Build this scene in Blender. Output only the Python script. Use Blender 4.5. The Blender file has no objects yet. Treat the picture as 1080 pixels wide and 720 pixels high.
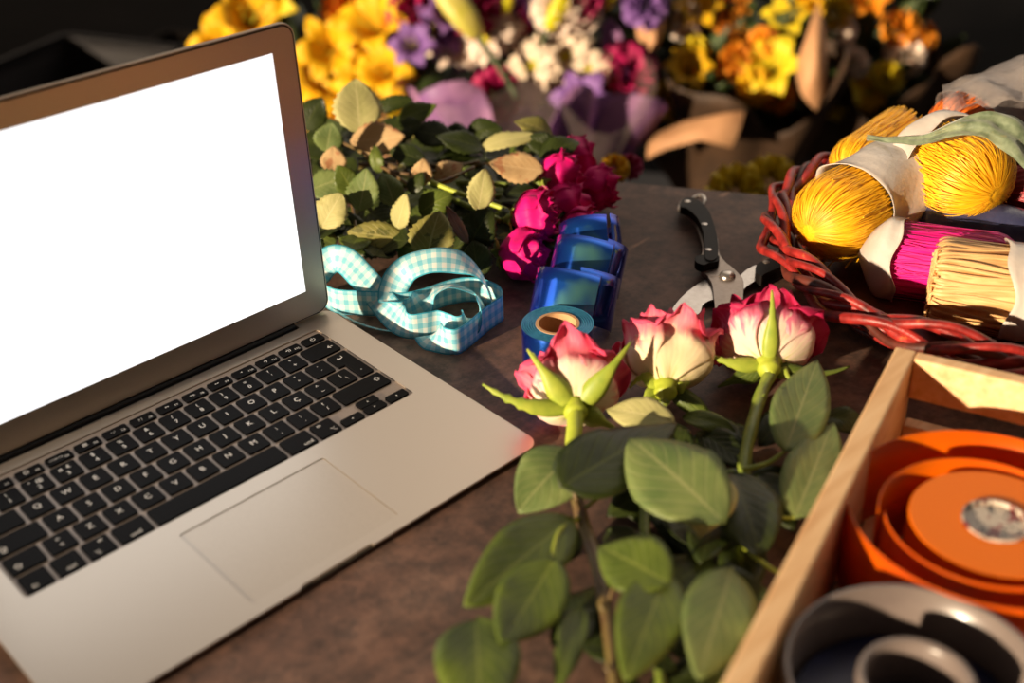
import bpy, bmesh, math, random
from math import sin, cos, pi, radians
from mathutils import Vector as V, Matrix, noise
from mathutils.geometry import tessellate_polygon
random.seed(7)
SC = bpy.context.scene
COL = SC.collection
MM = 0.001

# ------------------------------------------------------------------ camera (all lengths in mm, scaled by MM when linked)
CAM = V((-114.093, -444.936, 458.36))
RR = V((0.7157979, -0.6975906, -0.0316343))     # image right
DD = V((-0.3797499, -0.3508447, -0.8559778))    # image down
FF = V((0.5860233, 0.6247203, -0.5160438))      # view direction
FPX = 1255.06
def ray(px, py): return RR*((px-540)/FPX) + DD*((py-360)/FPX) + FF
def at(px, py, z=0.0):
    d = ray(px, py); return CAM + d*((z-CAM.z)/d.z)
def atd(px, py, dist): return CAM + ray(px, py)*dist
def depth(p): return (V(p)-CAM).dot(FF)
UP = -DD; TOCAM = -FF

cd = bpy.data.cameras.new('camera'); cam = bpy.data.objects.new('camera', cd); COL.objects.link(cam)
m = Matrix((( RR.x, -DD.x, -FF.x, 0), (RR.y, -DD.y, -FF.y, 0), (RR.z, -DD.z, -FF.z, 0), (0,0,0,1)))
m.translation = CAM*MM
cam.matrix_world = m
cd.sensor_width = 36; cd.lens = FPX*36/1080; cd.clip_start = 0.02; cd.clip_end = 50
cd.dof.use_dof = True; cd.dof.focus_distance = 0.87; cd.dof.aperture_fstop = 3.6
SC.camera = cam

# ------------------------------------------------------------------ materials
def new_mat(name):
    m = bpy.data.materials.new(name); m.use_nodes = True
    nt = m.node_tree; b = nt.nodes['Principled BSDF']
    return m, nt, b
def lin(c):
    if isinstance(c, str):
        c = [int(c[i:i+2], 16)/255 for i in (0, 2, 4)]
        c = [x/12.92 if x < .04045 else ((x+.055)/1.055)**2.4 for x in c]
    return (c[0], c[1], c[2], 1)
def ramp(nt, fac, stops):
    r = nt.nodes.new('ShaderNodeValToRGB'); cr = r.color_ramp
    while len(cr.elements) < len(stops): cr.elements.new(.5)
    for e, (p, c) in zip(cr.elements, stops): e.position = p; e.color = lin(c)
    nt.links.new(fac, r.inputs[0]); return r.outputs[0]
def nz(nt, scale, detail=3, coord='Object', rough=.55, stretch=None):
    t = nt.nodes.new('ShaderNodeTexCoord'); n = nt.nodes.new('ShaderNodeTexNoise')
    n.inputs['Scale'].default_value = scale; n.inputs['Detail'].default_value = detail; n.inputs['Roughness'].default_value = rough
    if stretch:
        mp = nt.nodes.new('ShaderNodeMapping'); mp.inputs['Scale'].default_value = stretch
        nt.links.new(t.outputs[coord], mp.inputs[0]); nt.links.new(mp.outputs[0], n.inputs['Vector'])
    else: nt.links.new(t.outputs[coord], n.inputs['Vector'])
    return n.outputs['Fac']
def bump(nt, b, h, strength=.3, dist=.001):
    n = nt.nodes.new('ShaderNodeBump'); n.inputs['Strength'].default_value = strength; n.inputs['Distance'].default_value = dist
    nt.links.new(h, n.inputs['Height']); nt.links.new(n.outputs[0], b.inputs['Normal'])
def mth(nt, op, a, b=None, c=None):
    n = nt.nodes.new('ShaderNodeMath'); n.operation = op
    for i, x in enumerate((a, b, c)):
        if x is None: continue
        if isinstance(x, (int, float)): n.inputs[i].default_value = x
        else: nt.links.new(x, n.inputs[i])
    return n.outputs[0]
def mixc(nt, fac, a, b, mode='MIX'):
    n = nt.nodes.new('ShaderNodeMix'); n.data_type = 'RGBA'; n.blend_type = mode
    def s(sock, x):
        if isinstance(x, (tuple, list, str)): sock.default_value = lin(x)
        elif isinstance(x, (int, float)): sock.default_value = x
        else: nt.links.new(x, sock)
    s(n.inputs[0], fac); s(n.inputs[6], a); s(n.inputs[7], b)
    return n.outputs[2]
def uvs(nt):
    t = nt.nodes.new('ShaderNodeTexCoord'); s = nt.nodes.new('ShaderNodeSeparateXYZ')
    nt.links.new(t.outputs['UV'], s.inputs[0]); return s.outputs[0], s.outputs[1]
def simple(name, c1, c2=None, scale=60, rough=.5, metal=0, bmp=0, spec=None, trans=0, alpha=None, coat=0, sss=0, stretch=None, sheen=0):
    m, nt, b = new_mat(name)
    f = nz(nt, scale, stretch=stretch)
    nt.links.new(ramp(nt, f, [(.3, c1), (.7, c2 or c1)]), b.inputs['Base Color'])
    b.inputs['Roughness'].default_value = rough; b.inputs['Metallic'].default_value = metal
    if spec is not None: b.inputs['Specular IOR Level'].default_value = spec
    if trans: b.inputs['Transmission Weight'].default_value = trans
    if alpha is not None: b.inputs['Alpha'].default_value = alpha
    if coat: b.inputs['Coat Weight'].default_value = coat
    if bmp: bump(nt, b, f, bmp)
    return m
def add_translucent(m, nt, b, colour, amount):
    t = nt.nodes.new('ShaderNodeBsdfTranslucent')
    if isinstance(colour, str): t.inputs[0].default_value = lin(colour)
    else: nt.links.new(colour, t.inputs[0])
    mx = nt.nodes.new('ShaderNodeMixShader'); mx.inputs[0].default_value = amount
    out = nt.nodes['Material Output']
    nt.links.new(b.outputs[0], mx.inputs[1]); nt.links.new(t.outputs[0], mx.inputs[2]); nt.links.new(mx.outputs[0], out.inputs[0])
def leaf_mat(name, c1, c2, vein, blotch=None, rough=.45, tr=.25):
    m, nt, b = new_mat(name)
    u, v = uvs(nt)
    au = mth(nt, 'ABSOLUTE', mth(nt, 'SUBTRACT', u, .5))
    mid = mth(nt, 'LESS_THAN', au, .022)
    sv = mth(nt, 'SINE', mth(nt, 'MULTIPLY', mth(nt, 'SUBTRACT', v, mth(nt, 'MULTIPLY', au, .75)), 46))
    side = mth(nt, 'MULTIPLY', mth(nt, 'POWER', mth(nt, 'MAXIMUM', sv, 0.0), 10), .55)
    vv = mth(nt, 'MAXIMUM', mid, side)
    base = ramp(nt, nz(nt, 45, 4), [(.3, c1), (.7, c2)])
    if blotch:
        f = mth(nt, 'GREATER_THAN', nz(nt, 75, 5), .60)
        base = mixc(nt, mth(nt, 'MULTIPLY', f, .75), base, blotch)
    c = mixc(nt, mth(nt, 'MULTIPLY', vv, .55), base, vein)
    nt.links.new(c, b.inputs['Base Color'])
    b.inputs['Roughness'].default_value = rough; b.inputs['Specular IOR Level'].default_value = .35
    bump(nt, b, mth(nt, 'ADD', mth(nt, 'MULTIPLY', vv, -1), mth(nt, 'MULTIPLY', nz(nt, 300, 2), .6)), .5, .0008)
    add_translucent(m, nt, b, c, tr)
    return m
M = {}
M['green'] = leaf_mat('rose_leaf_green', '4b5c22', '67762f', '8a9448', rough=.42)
M['green2'] = leaf_mat('rose_leaf_sage', '5f7440', '7d8a50', 'a4a670', rough=.5)
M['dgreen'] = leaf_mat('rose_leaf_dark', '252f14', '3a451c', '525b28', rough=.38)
M['pale'] = leaf_mat('rose_leaf_pale_underside', 'a7a468', 'bdb67c', 'cfc592', rough=.6, tr=.2)
M['olive'] = leaf_mat('rose_leaf_olive', '7c7a3a', '98904f', 'bab070', blotch='4f5326', rough=.55)
M['peach'] = leaf_mat('rose_leaf_peach', 'c3a070', 'cfb082', 'dfc294', blotch='b5714c', rough=.6)
M['dry'] = leaf_mat('rose_leaf_dry', '8d6c50', 'a68565', 'c2a27a', rough=.7)
M['stem'] = simple('rose_stem_green', '66782b', '87953a', 120, .45)
M['stemy'] = simple('rose_calyx_yellow_green', '98a62f', 'aeb83e', 90, .45)
M['stemb'] = simple('rose_stem_purple_brown', '5a3c2a', '6e6030', 60, .5)
M['sepal'] = simple('rose_sepal_green', '7f9430', 'a3ad40', 90, .5)

def petal_mat(name, stops, noise_amt=.25, rough=.55, tr=.3, nscale=60):
    m, nt, b = new_mat(name)
    u, v = uvs(nt)
    au = mth(nt, 'ABSOLUTE', mth(nt, 'SUBTRACT', u, .5))
    n = mth(nt, 'MULTIPLY', mth(nt, 'SUBTRACT', nz(nt, nscale, 4), .5), noise_amt)
    st = nz(nt, 1, 4, 'UV', stretch=(16, 2.2, 1)); n = mth(nt, 'ADD', n, mth(nt, 'MULTIPLY', mth(nt, 'SUBTRACT', st, .5), noise_amt*2.2))
    f = mth(nt, 'ADD', mth(nt, 'ADD', v, mth(nt, 'MULTIPLY', mth(nt, 'MULTIPLY', au, au), .9)), n)
    c = ramp(nt, f, stops)
    nt.links.new(c, b.inputs['Base Color']); b.inputs['Roughness'].default_value = rough
    b.inputs['Specular IOR Level'].default_value = .25
    w = mth(nt, 'SINE', mth(nt, 'ADD', mth(nt, 'MULTIPLY', u, 70), mth(nt, 'MULTIPLY', nz(nt, 90, 2), 12)))
    bump(nt, b, w, .07, .0005)
    add_translucent(m, nt, b, c, tr)
    return m
M['bicolor'] = petal_mat('cream_and_pink_petal', [(0, 'c9c877'), (.16, 'f3e6c4'), (.42, 'f9e6d2'), (.64, 'f29ca4'), (1.0, 'e4527a')])
M['bicolor2'] = petal_mat('cream_petal_pink_rim', [(0, 'c9c877'), (.2, 'f3e4b8'), (.58, 'f7e0c0'), (.8, 'f0989e'), (1.0, 'e4587c')])
M['bicolor3'] = petal_mat('pink_speckled_petal', [(0, 'd5cf8a'), (.18, 'f4e6cc'), (.42, 'f6d8cc'), (.6, 'e4809a'), (.9, 'c4285a')], .4)
M['pink'] = petal_mat('magenta_petal', [(0, 'e860a8'), (.3, 'ec1c8a'), (.8, 'ee1686'), (1, 'd00a70')], .1)

m, nt, b = new_mat('brushed_aluminium'); M['alu'] = m
n = nz(nt, 2600, 2)
nt.links.new(ramp(nt, n, [(.3, 'c2b6a8'), (.7, 'cdc1b3')]), b.inputs['Base Color'])
b.inputs['Metallic'].default_value = .88; b.inputs['Roughness'].default_value = .38
bump(nt, b, n, .06, .0002)
M['pad'] = simple('trackpad_glass', 'c0b4a6', 'c6baac', 900, .36, .8)
M['key'] = simple('black_key_plastic', '080708', '0b0a0b', 300, .55, spec=.08)
M['keywell'] = simple('key_tray_aluminium', '93857a', '9c8e82', 900, .5, .7)
M['rubber'] = simple('black_rubber', '0a0a0b', '121213', 200, .6)
M['legend'] = simple('legend_white', 'd8d4d0', 'e0dcd8', 100, .5)
m, nt, b = new_mat('lit_blank_screen'); M['screen'] = m
b.inputs['Base Color'].default_value = (.02, .02, .02, 1); b.inputs['Roughness'].default_value = .3
b.inputs['Emission Color'].default_value = (1, 1, 1, 1); b.inputs['Emission Strength'].default_value = 1.3

# table: dark slate-like board with stains
m, nt, b = new_mat('dark_slate_board'); M['table'] = m
a1 = nz(nt, 6, 6, rough=.65); a2 = nz(nt, 70, 5, rough=.7); a3 = nz(nt, 420, 2)
c = ramp(nt, a1, [(.3, '725a50'), (.5, '90766a'), (.68, 'b0978a')])
c = mixc(nt, .75, c, ramp(nt, a2, [(.38, '2a221f'), (.62, '8c7a6e')]), 'OVERLAY')
nt.links.new(c, b.inputs['Base Color']); b.inputs['Roughness'].default_value = .55
b.inputs['Specular IOR Level'].default_value = .2
bump(nt, b, mth(nt, 'ADD', a2, mth(nt, 'MULTIPLY', a3, .5)), .35, .0008)

# gingham ribbon
m, nt, b = new_mat('gingham_ribbon'); M['gingham'] = m
u, v = uvs(nt)
def stripe(x, k): return mth(nt, 'LESS_THAN', mth(nt, 'FRACT', mth(nt, 'MULTIPLY', x, k)), .5)
s1 = stripe(v, 1); s2 = stripe(u, 2.5)
cnt = mth(nt, 'MULTIPLY', mth(nt, 'ADD', s1, s2), .5)
c = ramp(nt, cnt, [(0, 'f0f2ee'), (.5, 'b4e2ea'), (1, '82d0e2')])
edge = mth(nt, 'GREATER_THAN', mth(nt, 'ABSOLUTE', mth(nt, 'SUBTRACT', u, .5)), .455)
c = mixc(nt, edge, c, '3fb4cc')
nt.links.new(c, b.inputs['Base Color']); b.inputs['Roughness'].default_value = .5
b.inputs['Sheen Weight'].default_value = .2
add_translucent(m, nt, b, c, .35)
# blue foil
m, nt, b = new_mat('blue_foil_ribbon'); M['foil'] = m
lw = nt.nodes.new('ShaderNodeLayerWeight'); lw.inputs[0].default_value = .35
c = ramp(nt, mth(nt, 'ADD', mth(nt, 'MULTIPLY', lw.outputs['Facing'], .7), mth(nt, 'MULTIPLY', nz(nt, 30, 2), .45)), [(.16, '86dce2'), (.27, '2c74e6'), (.55, '1c40cc'), (.9, '7058dc')])  # pale cyan where facing the view: reflected sheen painted into the foil colour
nt.links.new(c, b.inputs['Base Color']); b.inputs['Metallic'].default_value = .9; b.inputs['Roughness'].default_value = .2
b.inputs['Coat Weight'].default_value = .5; b.inputs['Coat Roughness'].default_value = .08
M['card'] = simple('brown_cardboard', 'b98d62', 'c99c70', 200, .8)
M['foilroll'] = simple('blue_foil_roll_edge', '2b6f9e', '4a9bb8', 500, .35, .5, stretch=(1, 1, .1))
M['steel'] = simple('satin_steel', '8d8178', '9a8f86', 300, .38, .85, bmp=.03)
M['bsteel'] = simple('bright_steel', 'b9b2ab', 'c6c0ba', 300, .25, .9)
M['blackplastic'] = simple('black_handle', '0e0b0a', '161211', 200, .5, spec=.12)
# wicker
m, nt, b = new_mat('red_stained_wicker'); M['wicker'] = m
c = ramp(nt, nz(nt, 90, 4), [(.28, '451009'), (.48, '851c18'), (.66, 'a42c26'), (.8, 'c8854a')])
nt.links.new(c, b.inputs['Base Color']); b.inputs['Roughness'].default_value = .45
bump(nt, b, nz(nt, 500, 3), .4, .0006)
M['wickerb'] = simple('brown_wicker', '3c1a12', '6a2c1e', 90, .55, bmp=.3)
def raffia(name, c1, c2, c3):
    m, nt, b = new_mat(name); u, v = uvs(nt)
    f = nt.nodes.new('ShaderNodeTexNoise'); f.inputs['Scale'].default_value = 1; f.inputs['Detail'].default_value = 3
    cb = nt.nodes.new('ShaderNodeCombineXYZ'); nt.links.new(mth(nt, 'MULTIPLY', u, 40), cb.inputs[0]); nt.links.new(mth(nt, 'MULTIPLY', v, 3), cb.inputs[1])
    nt.links.new(cb.outputs[0], f.inputs['Vector'])
    c = ramp(nt, f.outputs['Fac'], [(.3, c1), (.5, c2), (.7, c3)])
    nt.links.new(c, b.inputs['Base Color']); b.inputs['Roughness'].default_value = .5
    return m
M['ryellow'] = raffia('yellow_raffia', 'cc9006', 'eeb00e', 'fcd038')
M['rpink'] = raffia('magenta_raffia', 'a8085c', 'e00a86', 'f02c98')
M['rnat'] = raffia('natural_raffia', 'b9854c', 'd8aa70', 'ecc890')
M['rorange'] = raffia('orange_raffia', 'b84e12', 'd8681c', 'e8802c')
M['rred'] = raffia('dark_red_raffia', '6a0a14', '901020', 'a81c2c')
m, nt, b = new_mat('white_wrapping_paper'); M['wrap'] = m
c = ramp(nt, nz(nt, 30, 4), [(.3, 'cfc5bd'), (.7, 'e6ded6')])
nt.links.new(c, b.inputs['Base Color']); b.inputs['Roughness'].default_value = .35; b.inputs['Coat Weight'].default_value = .3
bump(nt, b, nz(nt, 60, 5, stretch=(1, 1, 1)), .5, .003)
add_translucent(m, nt, b, 'd8cfc8', .3)
m, nt, b = new_mat('clear_cellophane'); M['film'] = m
b.inputs['Base Color'].default_value = lin('a89e9a'); b.inputs['Roughness'].default_value = .2; b.inputs['Alpha'].default_value = .3
bump(nt, b, nz(nt, 40, 5), .8, .006)
m, nt, b = new_mat('clear_sleeve'); M['sleeve'] = m
b.inputs['Base Color'].default_value = lin('b8a8a0'); b.inputs['Roughness'].default_value = .2; b.inputs['Alpha'].default_value = .06
bump(nt, b, nz(nt, 25, 5), .8, .01)
m, nt, b = new_mat('dark_blue_cellophane'); M['bluefilm'] = m
nt.links.new(ramp(nt, nz(nt, 30, 4), [(.3, '282a46'), (.55, '3a3c58'), (.75, '5b5c78')]), b.inputs['Base Color']); b.inputs['Roughness'].default_value = .28
bump(nt, b, nz(nt, 40, 5), .7, .004)
m, nt, b = new_mat('green_gauze'); M['gauze'] = m
u, v = uvs(nt)
nt.links.new(ramp(nt, nz(nt, 120, 4), [(.3, '56664a'), (.7, '8a9678')]), b.inputs['Base Color']); b.inputs['Roughness'].default_value = .6
b.inputs['Alpha'].default_value = .72; b.inputs['Sheen Weight'].default_value = .4
# pine
m, nt, b = new_mat('pale_pine'); M['pine'] = m
g = nz(nt, 14, 5, stretch=(1, 9, 9)); g2 = nz(nt, 16, 2)
c = ramp(nt, g, [(.3, 'd6a470'), (.5, 'e6bb88'), (.7, 'f0cb9c')])
c = mixc(nt, mth(nt, 'MULTIPLY', mth(nt, 'GREATER_THAN', g2, .70), .35), c, 'b5733c')
nt.links.new(c, b.inputs['Base Color']); b.inputs['Roughness'].default_value = .6; bump(nt, b, g, .15, .0006)
m, nt, b = new_mat('orange_satin_ribbon'); M['orange'] = m
nt.links.new(ramp(nt, nz(nt, 12, 3), [(.3, 'e05402'), (.7, 'f07808')]), b.inputs['Base Color']); b.inputs['Roughness'].default_value = .3
b.inputs['Coat Weight'].default_value = .3
add_translucent(m, nt, b, 'e85c08', .35)
m, nt, b = new_mat('orange_roll_edge'); M['orangeroll'] = m
t = nt.nodes.new('ShaderNodeTexCoord'); gr = nt.nodes.new('ShaderNodeVectorMath'); gr.operation = 'LENGTH'
sp = nt.nodes.new('ShaderNodeVectorMath'); sp.operation = 'MULTIPLY'; sp.inputs[1].default_value = (1, 1, 0)
nt.links.new(t.outputs['Object'], sp.inputs[0]); nt.links.new(sp.outputs[0], gr.inputs[0])
rg = mth(nt, 'SINE', mth(nt, 'MULTIPLY', gr.outputs['Value'], 3500))
nt.links.new(ramp(nt, mth(nt, 'ADD', mth(nt, 'MULTIPLY', rg, .25), .5), [(.2, 'e06000'), (.8, 'f08408')]), b.inputs['Base Color']); b.inputs['Roughness'].default_value = .4; b.inputs['Specular IOR Level'].default_value = .12
m, nt, b = new_mat('printed_core_sticker'); M['sticker'] = m
f1 = nz(nt, 130, 3); f2 = nz(nt, 220, 2)
c = mixc(nt, mth(nt, 'GREATER_THAN', f1, .56), 'b8aa9a', '7c2a26')
c = mixc(nt, mth(nt, 'GREATER_THAN', f2, .6), c, '241e22')
nt.links.new(c, b.inputs['Base Color']); b.inputs['Roughness'].default_value = .35
M['white_plastic'] = simple('shade_greyed_white_plastic', '6e625e', '7c706a', 40, .3, coat=.3)  # white plastic greyed in its colour to stand for missing sunlight
M['navy'] = simple('navy_ribbon', '04082e', '08124c', 60, .4)
M['floor'] = simple('dark_stone_floor', '060505', '0b0909', 3, .9, spec=.03)
M['black'] = simple('black_crate_plastic', '120d0b', '1c1512', 8, .7, spec=.1)
M['greyfab'] = simple('charcoal_bag', '19171a', '221f24', 8, .8)
M['bench'] = simple('dark_bench_wood', '1c1410', '2c2018', 5, .7)
M['kraft'] = simple('shade_toned_kraft_paper', '2e1d0e', '402a16', 20, .7, bmp=.4)  # kraft brown darkened so the colour carries the shade on the wraps
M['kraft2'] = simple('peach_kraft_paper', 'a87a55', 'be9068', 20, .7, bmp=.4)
def bloom(name, c1, c2, tr=.25):
    m, nt, b = new_mat(name)
    u, v = uvs(nt); c = ramp(nt, mth(nt, 'ADD', v, mth(nt, 'MULTIPLY', nz(nt, 30, 2), .3)), [(.15, c1), (.6, c2)])
    nt.links.new(c, b.inputs['Base Color']); b.inputs['Roughness'].default_value = .6; add_translucent(m, nt, b, c, tr); return m
M['yel'] = bloom('yellow_bloom', 'e8a206', 'f2bf08'); M['lem'] = bloom('lemon_bloom', 'c8b010', 'e6cc20')
M['ora'] = bloom('orange_bloom', 'c86a08', 'e89010'); M['cream'] = bloom('cream_bloom', 'c8b830', 'f0dcc4')
M['whi'] = bloom('white_bloom', 'd0b090', 'f0dccc'); M['pur'] = bloom('purple_bloom', '5a3a80', '8a60a8')
M['mag'] = bloom('magenta_bloom', '8a0a40', 'b01058'); M['bud'] = simple('lily_bud_green_yellow', 'b0a838', 'c9b868', 30, .5)
M['budy'] = simple('lily_bud_yellow', 'b8b010', 'd8cc20', 30, .5)
M['foliage'] = simple('bouquet_foliage', '1c2810', '3a4a1c', 30, .6); M['centre'] = simple('flower_centre', 'a8a020', 'c8b828', 200, .8)
m, nt, b = new_mat('purple_tissue'); M['tissue'] = m
nt.links.new(ramp(nt, nz(nt, 14, 4), [(.3, '8a5c9c'), (.7, 'd09cc4')]), b.inputs['Base Color']); b.inputs['Roughness'].default_value = .5
bump(nt, b, nz(nt, 30, 4), .8, .006); add_translucent(m, nt, b, 'a880b8', .35)

# ------------------------------------------------------------------ mesh builder
class MB:
    def __init__(s): s.v = []; s.f = []; s.uv = {}; s.mi = {}
    def add(s, vs, fs, uv=None):
        o = len(s.v); s.v += [V(x) for x in vs]; s.f += [tuple(i+o for i in f) for f in fs]
        if uv:
            for i, t in enumerate(uv): s.uv[o+i] = t
        return s
    def grid(s, pts, uv=None, closed_u=False, closed_v=False):
        nj = len(pts); ni = len(pts[0]); vs = [p for r in pts for p in r]; fs = []
        for j in range(nj if closed_v else nj-1):
            for i in range(ni if closed_u else ni-1):
                a = j*ni+i; b = j*ni+(i+1) % ni; c = ((j+1) % nj)*ni+(i+1) % ni; d = ((j+1) % nj)*ni+i
                fs.append((a, b, c, d))
        if uv is None: uv = [(i/max(1, ni-1), j/max(1, nj-1)) for j in range(nj) for i in range(ni)]
        return s.add(vs, fs, uv)
    def xf(s, mat, start=0):
        for i in range(start, len(s.v)): s.v[i] = mat @ s.v[i]
        return s
    def box(s, c, d, mat=None):
        c = V(c); hx, hy, hz = d[0]/2, d[1]/2, d[2]/2
        vs = [V((x, y, z)) for z in (-hz, hz) for y in (-hy, hy) for x in (-hx, hx)]
        if mat: vs = [mat @ q for q in vs]
        return s.add([q+c for q in vs], [(0, 2, 3, 1), (4, 5, 7, 6), (0, 1, 5, 4), (2, 6, 7, 3), (0, 4, 6, 2), (1, 3, 7, 5)])
    def prism(s, poly, z0, z1, holes=()):       # poly in xy, vertical extrusion
        loops = [[V((x, y, 0)) for x, y in poly]]+[[V((x, y, 0)) for x, y in h] for h in holes]
        tri = tessellate_polygon(loops); flat = [p for l in loops for p in l]; n = len(flat)
        vs = [V((p.x, p.y, z1)) for p in flat]+[V((p.x, p.y, z0)) for p in flat]
        fs = [t for t in tri]+[tuple(n+i for i in reversed(t)) for t in tri]
        k = 0
        for l in loops:
            L = len(l)
            for i in range(L): a, b = k+i, k+(i+1) % L; fs.append((a, a+n, b+n, b))
            k += L
        return s.add(vs, fs)
    def tube(s, path, rad, seg=8, cap=True):
        path = [V(p) for p in path]; n = len(path)
        R = rad if callable(rad) else (lambda t: rad)
        t0 = (path[1]-path[0]).normalized(); up = V((0, 0, 1)) if abs(t0.z) < .9 else V((1, 0, 0))
        nrm = (up-t0*up.dot(t0)).normalized(); rows = []
        for i, p in enumerate(path):
            t = (path[min(i+1, n-1)]-path[max(i-1, 0)]).normalized()
            nrm = (nrm-t*nrm.dot(t)).normalized(); bn = t.cross(nrm); r = R(i/(n-1))
            rows.append([p+(nrm*cos(a)+bn*sin(a))*r for a in [2*pi*k/seg for k in range(seg)]])
        o = len(s.v); s.grid(rows, closed_u=True)
        if cap:
            s.f.append(tuple(range(o+seg-1, o-1, -1))); e = o+(n-1)*seg; s.f.append(tuple(range(e, e+seg)))
        return s
    def lathe(s, prof, seg=48, c=(0, 0, 0), closed=False):
        c = V(c); rows = [[c+V((r*cos(2*pi*k/seg), r*sin(2*pi*k/seg), z)) for k in range(seg)] for r, z in prof]
        return s.grid(rows, closed_u=True, closed_v=closed)
    def ball(s, c, r, n=8, sc=(1, 1, 1)):
        c = V(c); rows = [[c+V((r*sc[0]*sin(pi*j/n)*cos(2*pi*k/(2*n)), r*sc[1]*sin(pi*j/n)*sin(2*pi*k/(2*n)), -r*sc[2]*cos(pi*j/n))) for k in range(2*n)] for j in range(n+1)]
        return s.grid(rows, closed_u=True)
    def build(s, name, mat, parent=None, smooth=True, solid=0, bevel=0, sub=0, merge=False, auto=None):
        org = V((0, 0, 0))
        me = bpy.data.meshes.new(name)
        # top-level single meshes get their origin at their base
        if parent is None:
            mn = V((min(p.x for p in s.v), min(p.y for p in s.v), min(p.z for p in s.v))); mx = V((max(p.x for p in s.v), max(p.y for p in s.v), 0))
            org = V(((mn.x+mx.x)/2, (mn.y+mx.y)/2, mn.z))
        elif parent.get('_w') is not None and not s.__dict__.get('local'): org = V(parent['_w'])
        me.from_pydata([tuple((p-org)*MM) for p in s.v], [], s.f)
        if s.uv:
            l = me.uv_layers.new(name='UVMap')
            for lp in me.loops: l.data[lp.index].uv = s.uv.get(lp.vertex_index, (0, 0))
        if merge:
            bm = bmesh.new(); bm.from_mesh(me); bmesh.ops.remove_doubles(bm, verts=bm.verts, dist=1e-6); bm.to_mesh(me); bm.free()
        me.materials.append(mat)
        if smooth:
            me.shade_smooth()
            if auto is not None: me.set_sharp_from_angle(angle=radians(auto))
        me.update()
        o = bpy.data.objects.new(name, me); COL.objects.link(o)
        if parent is None: o.location = org*MM
        else: o.parent = parent; o['_w'] = list(org)
        if parent is None: o['_w'] = list(org)
        if solid:
            md = o.modifiers.new('thickness', 'SOLIDIFY'); md.thickness = solid*MM; md.offset = 0
        if bevel:
            md = o.modifiers.new('bevel', 'BEVEL'); md.width = bevel*MM; md.segments = 3; md.limit_method = 'ANGLE'; md.angle_limit = radians(40); md.harden_normals = False
        if sub:
            md = o.modifiers.new('sub', 'SUBSURF'); md.levels = sub; md.render_levels = sub
        return o
def local_mb():
    m = MB(); m.local = True; return m
def tag(o, label=None, cat=None, group=None, kind=None):
    if label: o['label'] = label
    if cat: o['category'] = cat
    if group: o['group'] = group
    if kind: o['kind'] = kind
    return o
def thing(name, loc, label, cat, group=None, rot=None):
    o = bpy.data.objects.new(name, None); COL.objects.link(o); o.empty_display_size = .02
    o.location = V(loc)*MM; o['_w'] = list(V(loc))
    if rot is not None: o.rotation_euler = rot; o['_w'] = [0, 0, 0]
    return tag(o, label, cat, group)
def catmull(pts, n=8, closed=False):
    pts = [V(p) for p in pts]; out = []; L = len(pts)
    rng = range(L if closed else L-1)
    for i in rng:
        g = (lambda k: pts[k % L]) if closed else (lambda k: pts[max(0, min(L-1, k))])
        p0, p1, p2, p3 = g(i-1), g(i), g(i+1), g(i+2)
        for k in range(n):
            t = k/n; out.append(.5*((2*p1)+(p2-p0)*t+(2*p0-5*p1+4*p2-p3)*t*t+(3*p1-p0-3*p2+p3)*t**3))
    if not closed: out.append(pts[-1].copy())
    return out
def frame(origin, z, hint=V((0, 0, 1))):
    z = V(z).normalized(); x = hint.cross(z)
    if x.length < 1e-3: x = V((1, 0, 0)).cross(z)
    x.normalize(); y = z.cross(x); origin = V(origin)
    return Matrix(((x.x, y.x, z.x, origin.x), (x.y, y.y, z.y, origin.y), (x.z, y.z, z.z, origin.z), (0, 0, 0, 1)))
def rrect(x0, y0, x1, y1, r, n=6):
    out = []
    for cx, cy, a in ((x1-r, y1-r, 0), (x0+r, y1-r, 90), (x0+r, y0+r, 180), (x1-r, y0+r, 270)):
        for k in range(n+1):
            t = radians(a+90*k/n); out.append((cx+r*cos(t), cy+r*sin(t)))
    return out

# ------------------------------------------------------------------ setting
o = MB().add([(-9000, -6000, -750), (9000, -6000, -750), (9000, 9000, -750), (-9000, 9000, -750)], [(0, 1, 2, 3)]).build('floor', M['floor'], smooth=False)
tag(o, kind='structure')
ed = V((.4846, -.8747, 0)); nn = V((.8747, .4846, 0))     # table's far edge direction and outward normal
e0 = at(640, 190, 0)
tb = thing('work_table', e0-nn*600-V((0, 0, 750)), 'dark brown slate-topped work table carrying the laptop, flowers and ribbons', 'table')
c4 = [e0-ed*480, e0+ed*1000, e0+ed*1000-nn*1250, e0-ed*480-nn*1250]
tm = MB(); tm.prism([(p.x, p.y) for p in c4], -32, 0); tm.build('tabletop', M['table'], tb, smooth=False, bevel=2)
for a, bq in ((-410, -70), (930, -70), (930, -1180), (-410, -1180)):
    q = e0+ed*a+nn*bq; MB().box((q.x, q.y, -391), (60, 60, 718)).build('leg', M['bench'], tb, smooth=False, bevel=3)

# ------------------------------------------------------------------ laptop
TILT = radians(3.3)
lap = thing('laptop', (0, 0, 5), 'open silver laptop with a blank white screen and black keyboard', 'laptop', rot=(TILT, 0, 0))
out = rrect(0, 0, 325, 227, 10)
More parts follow.
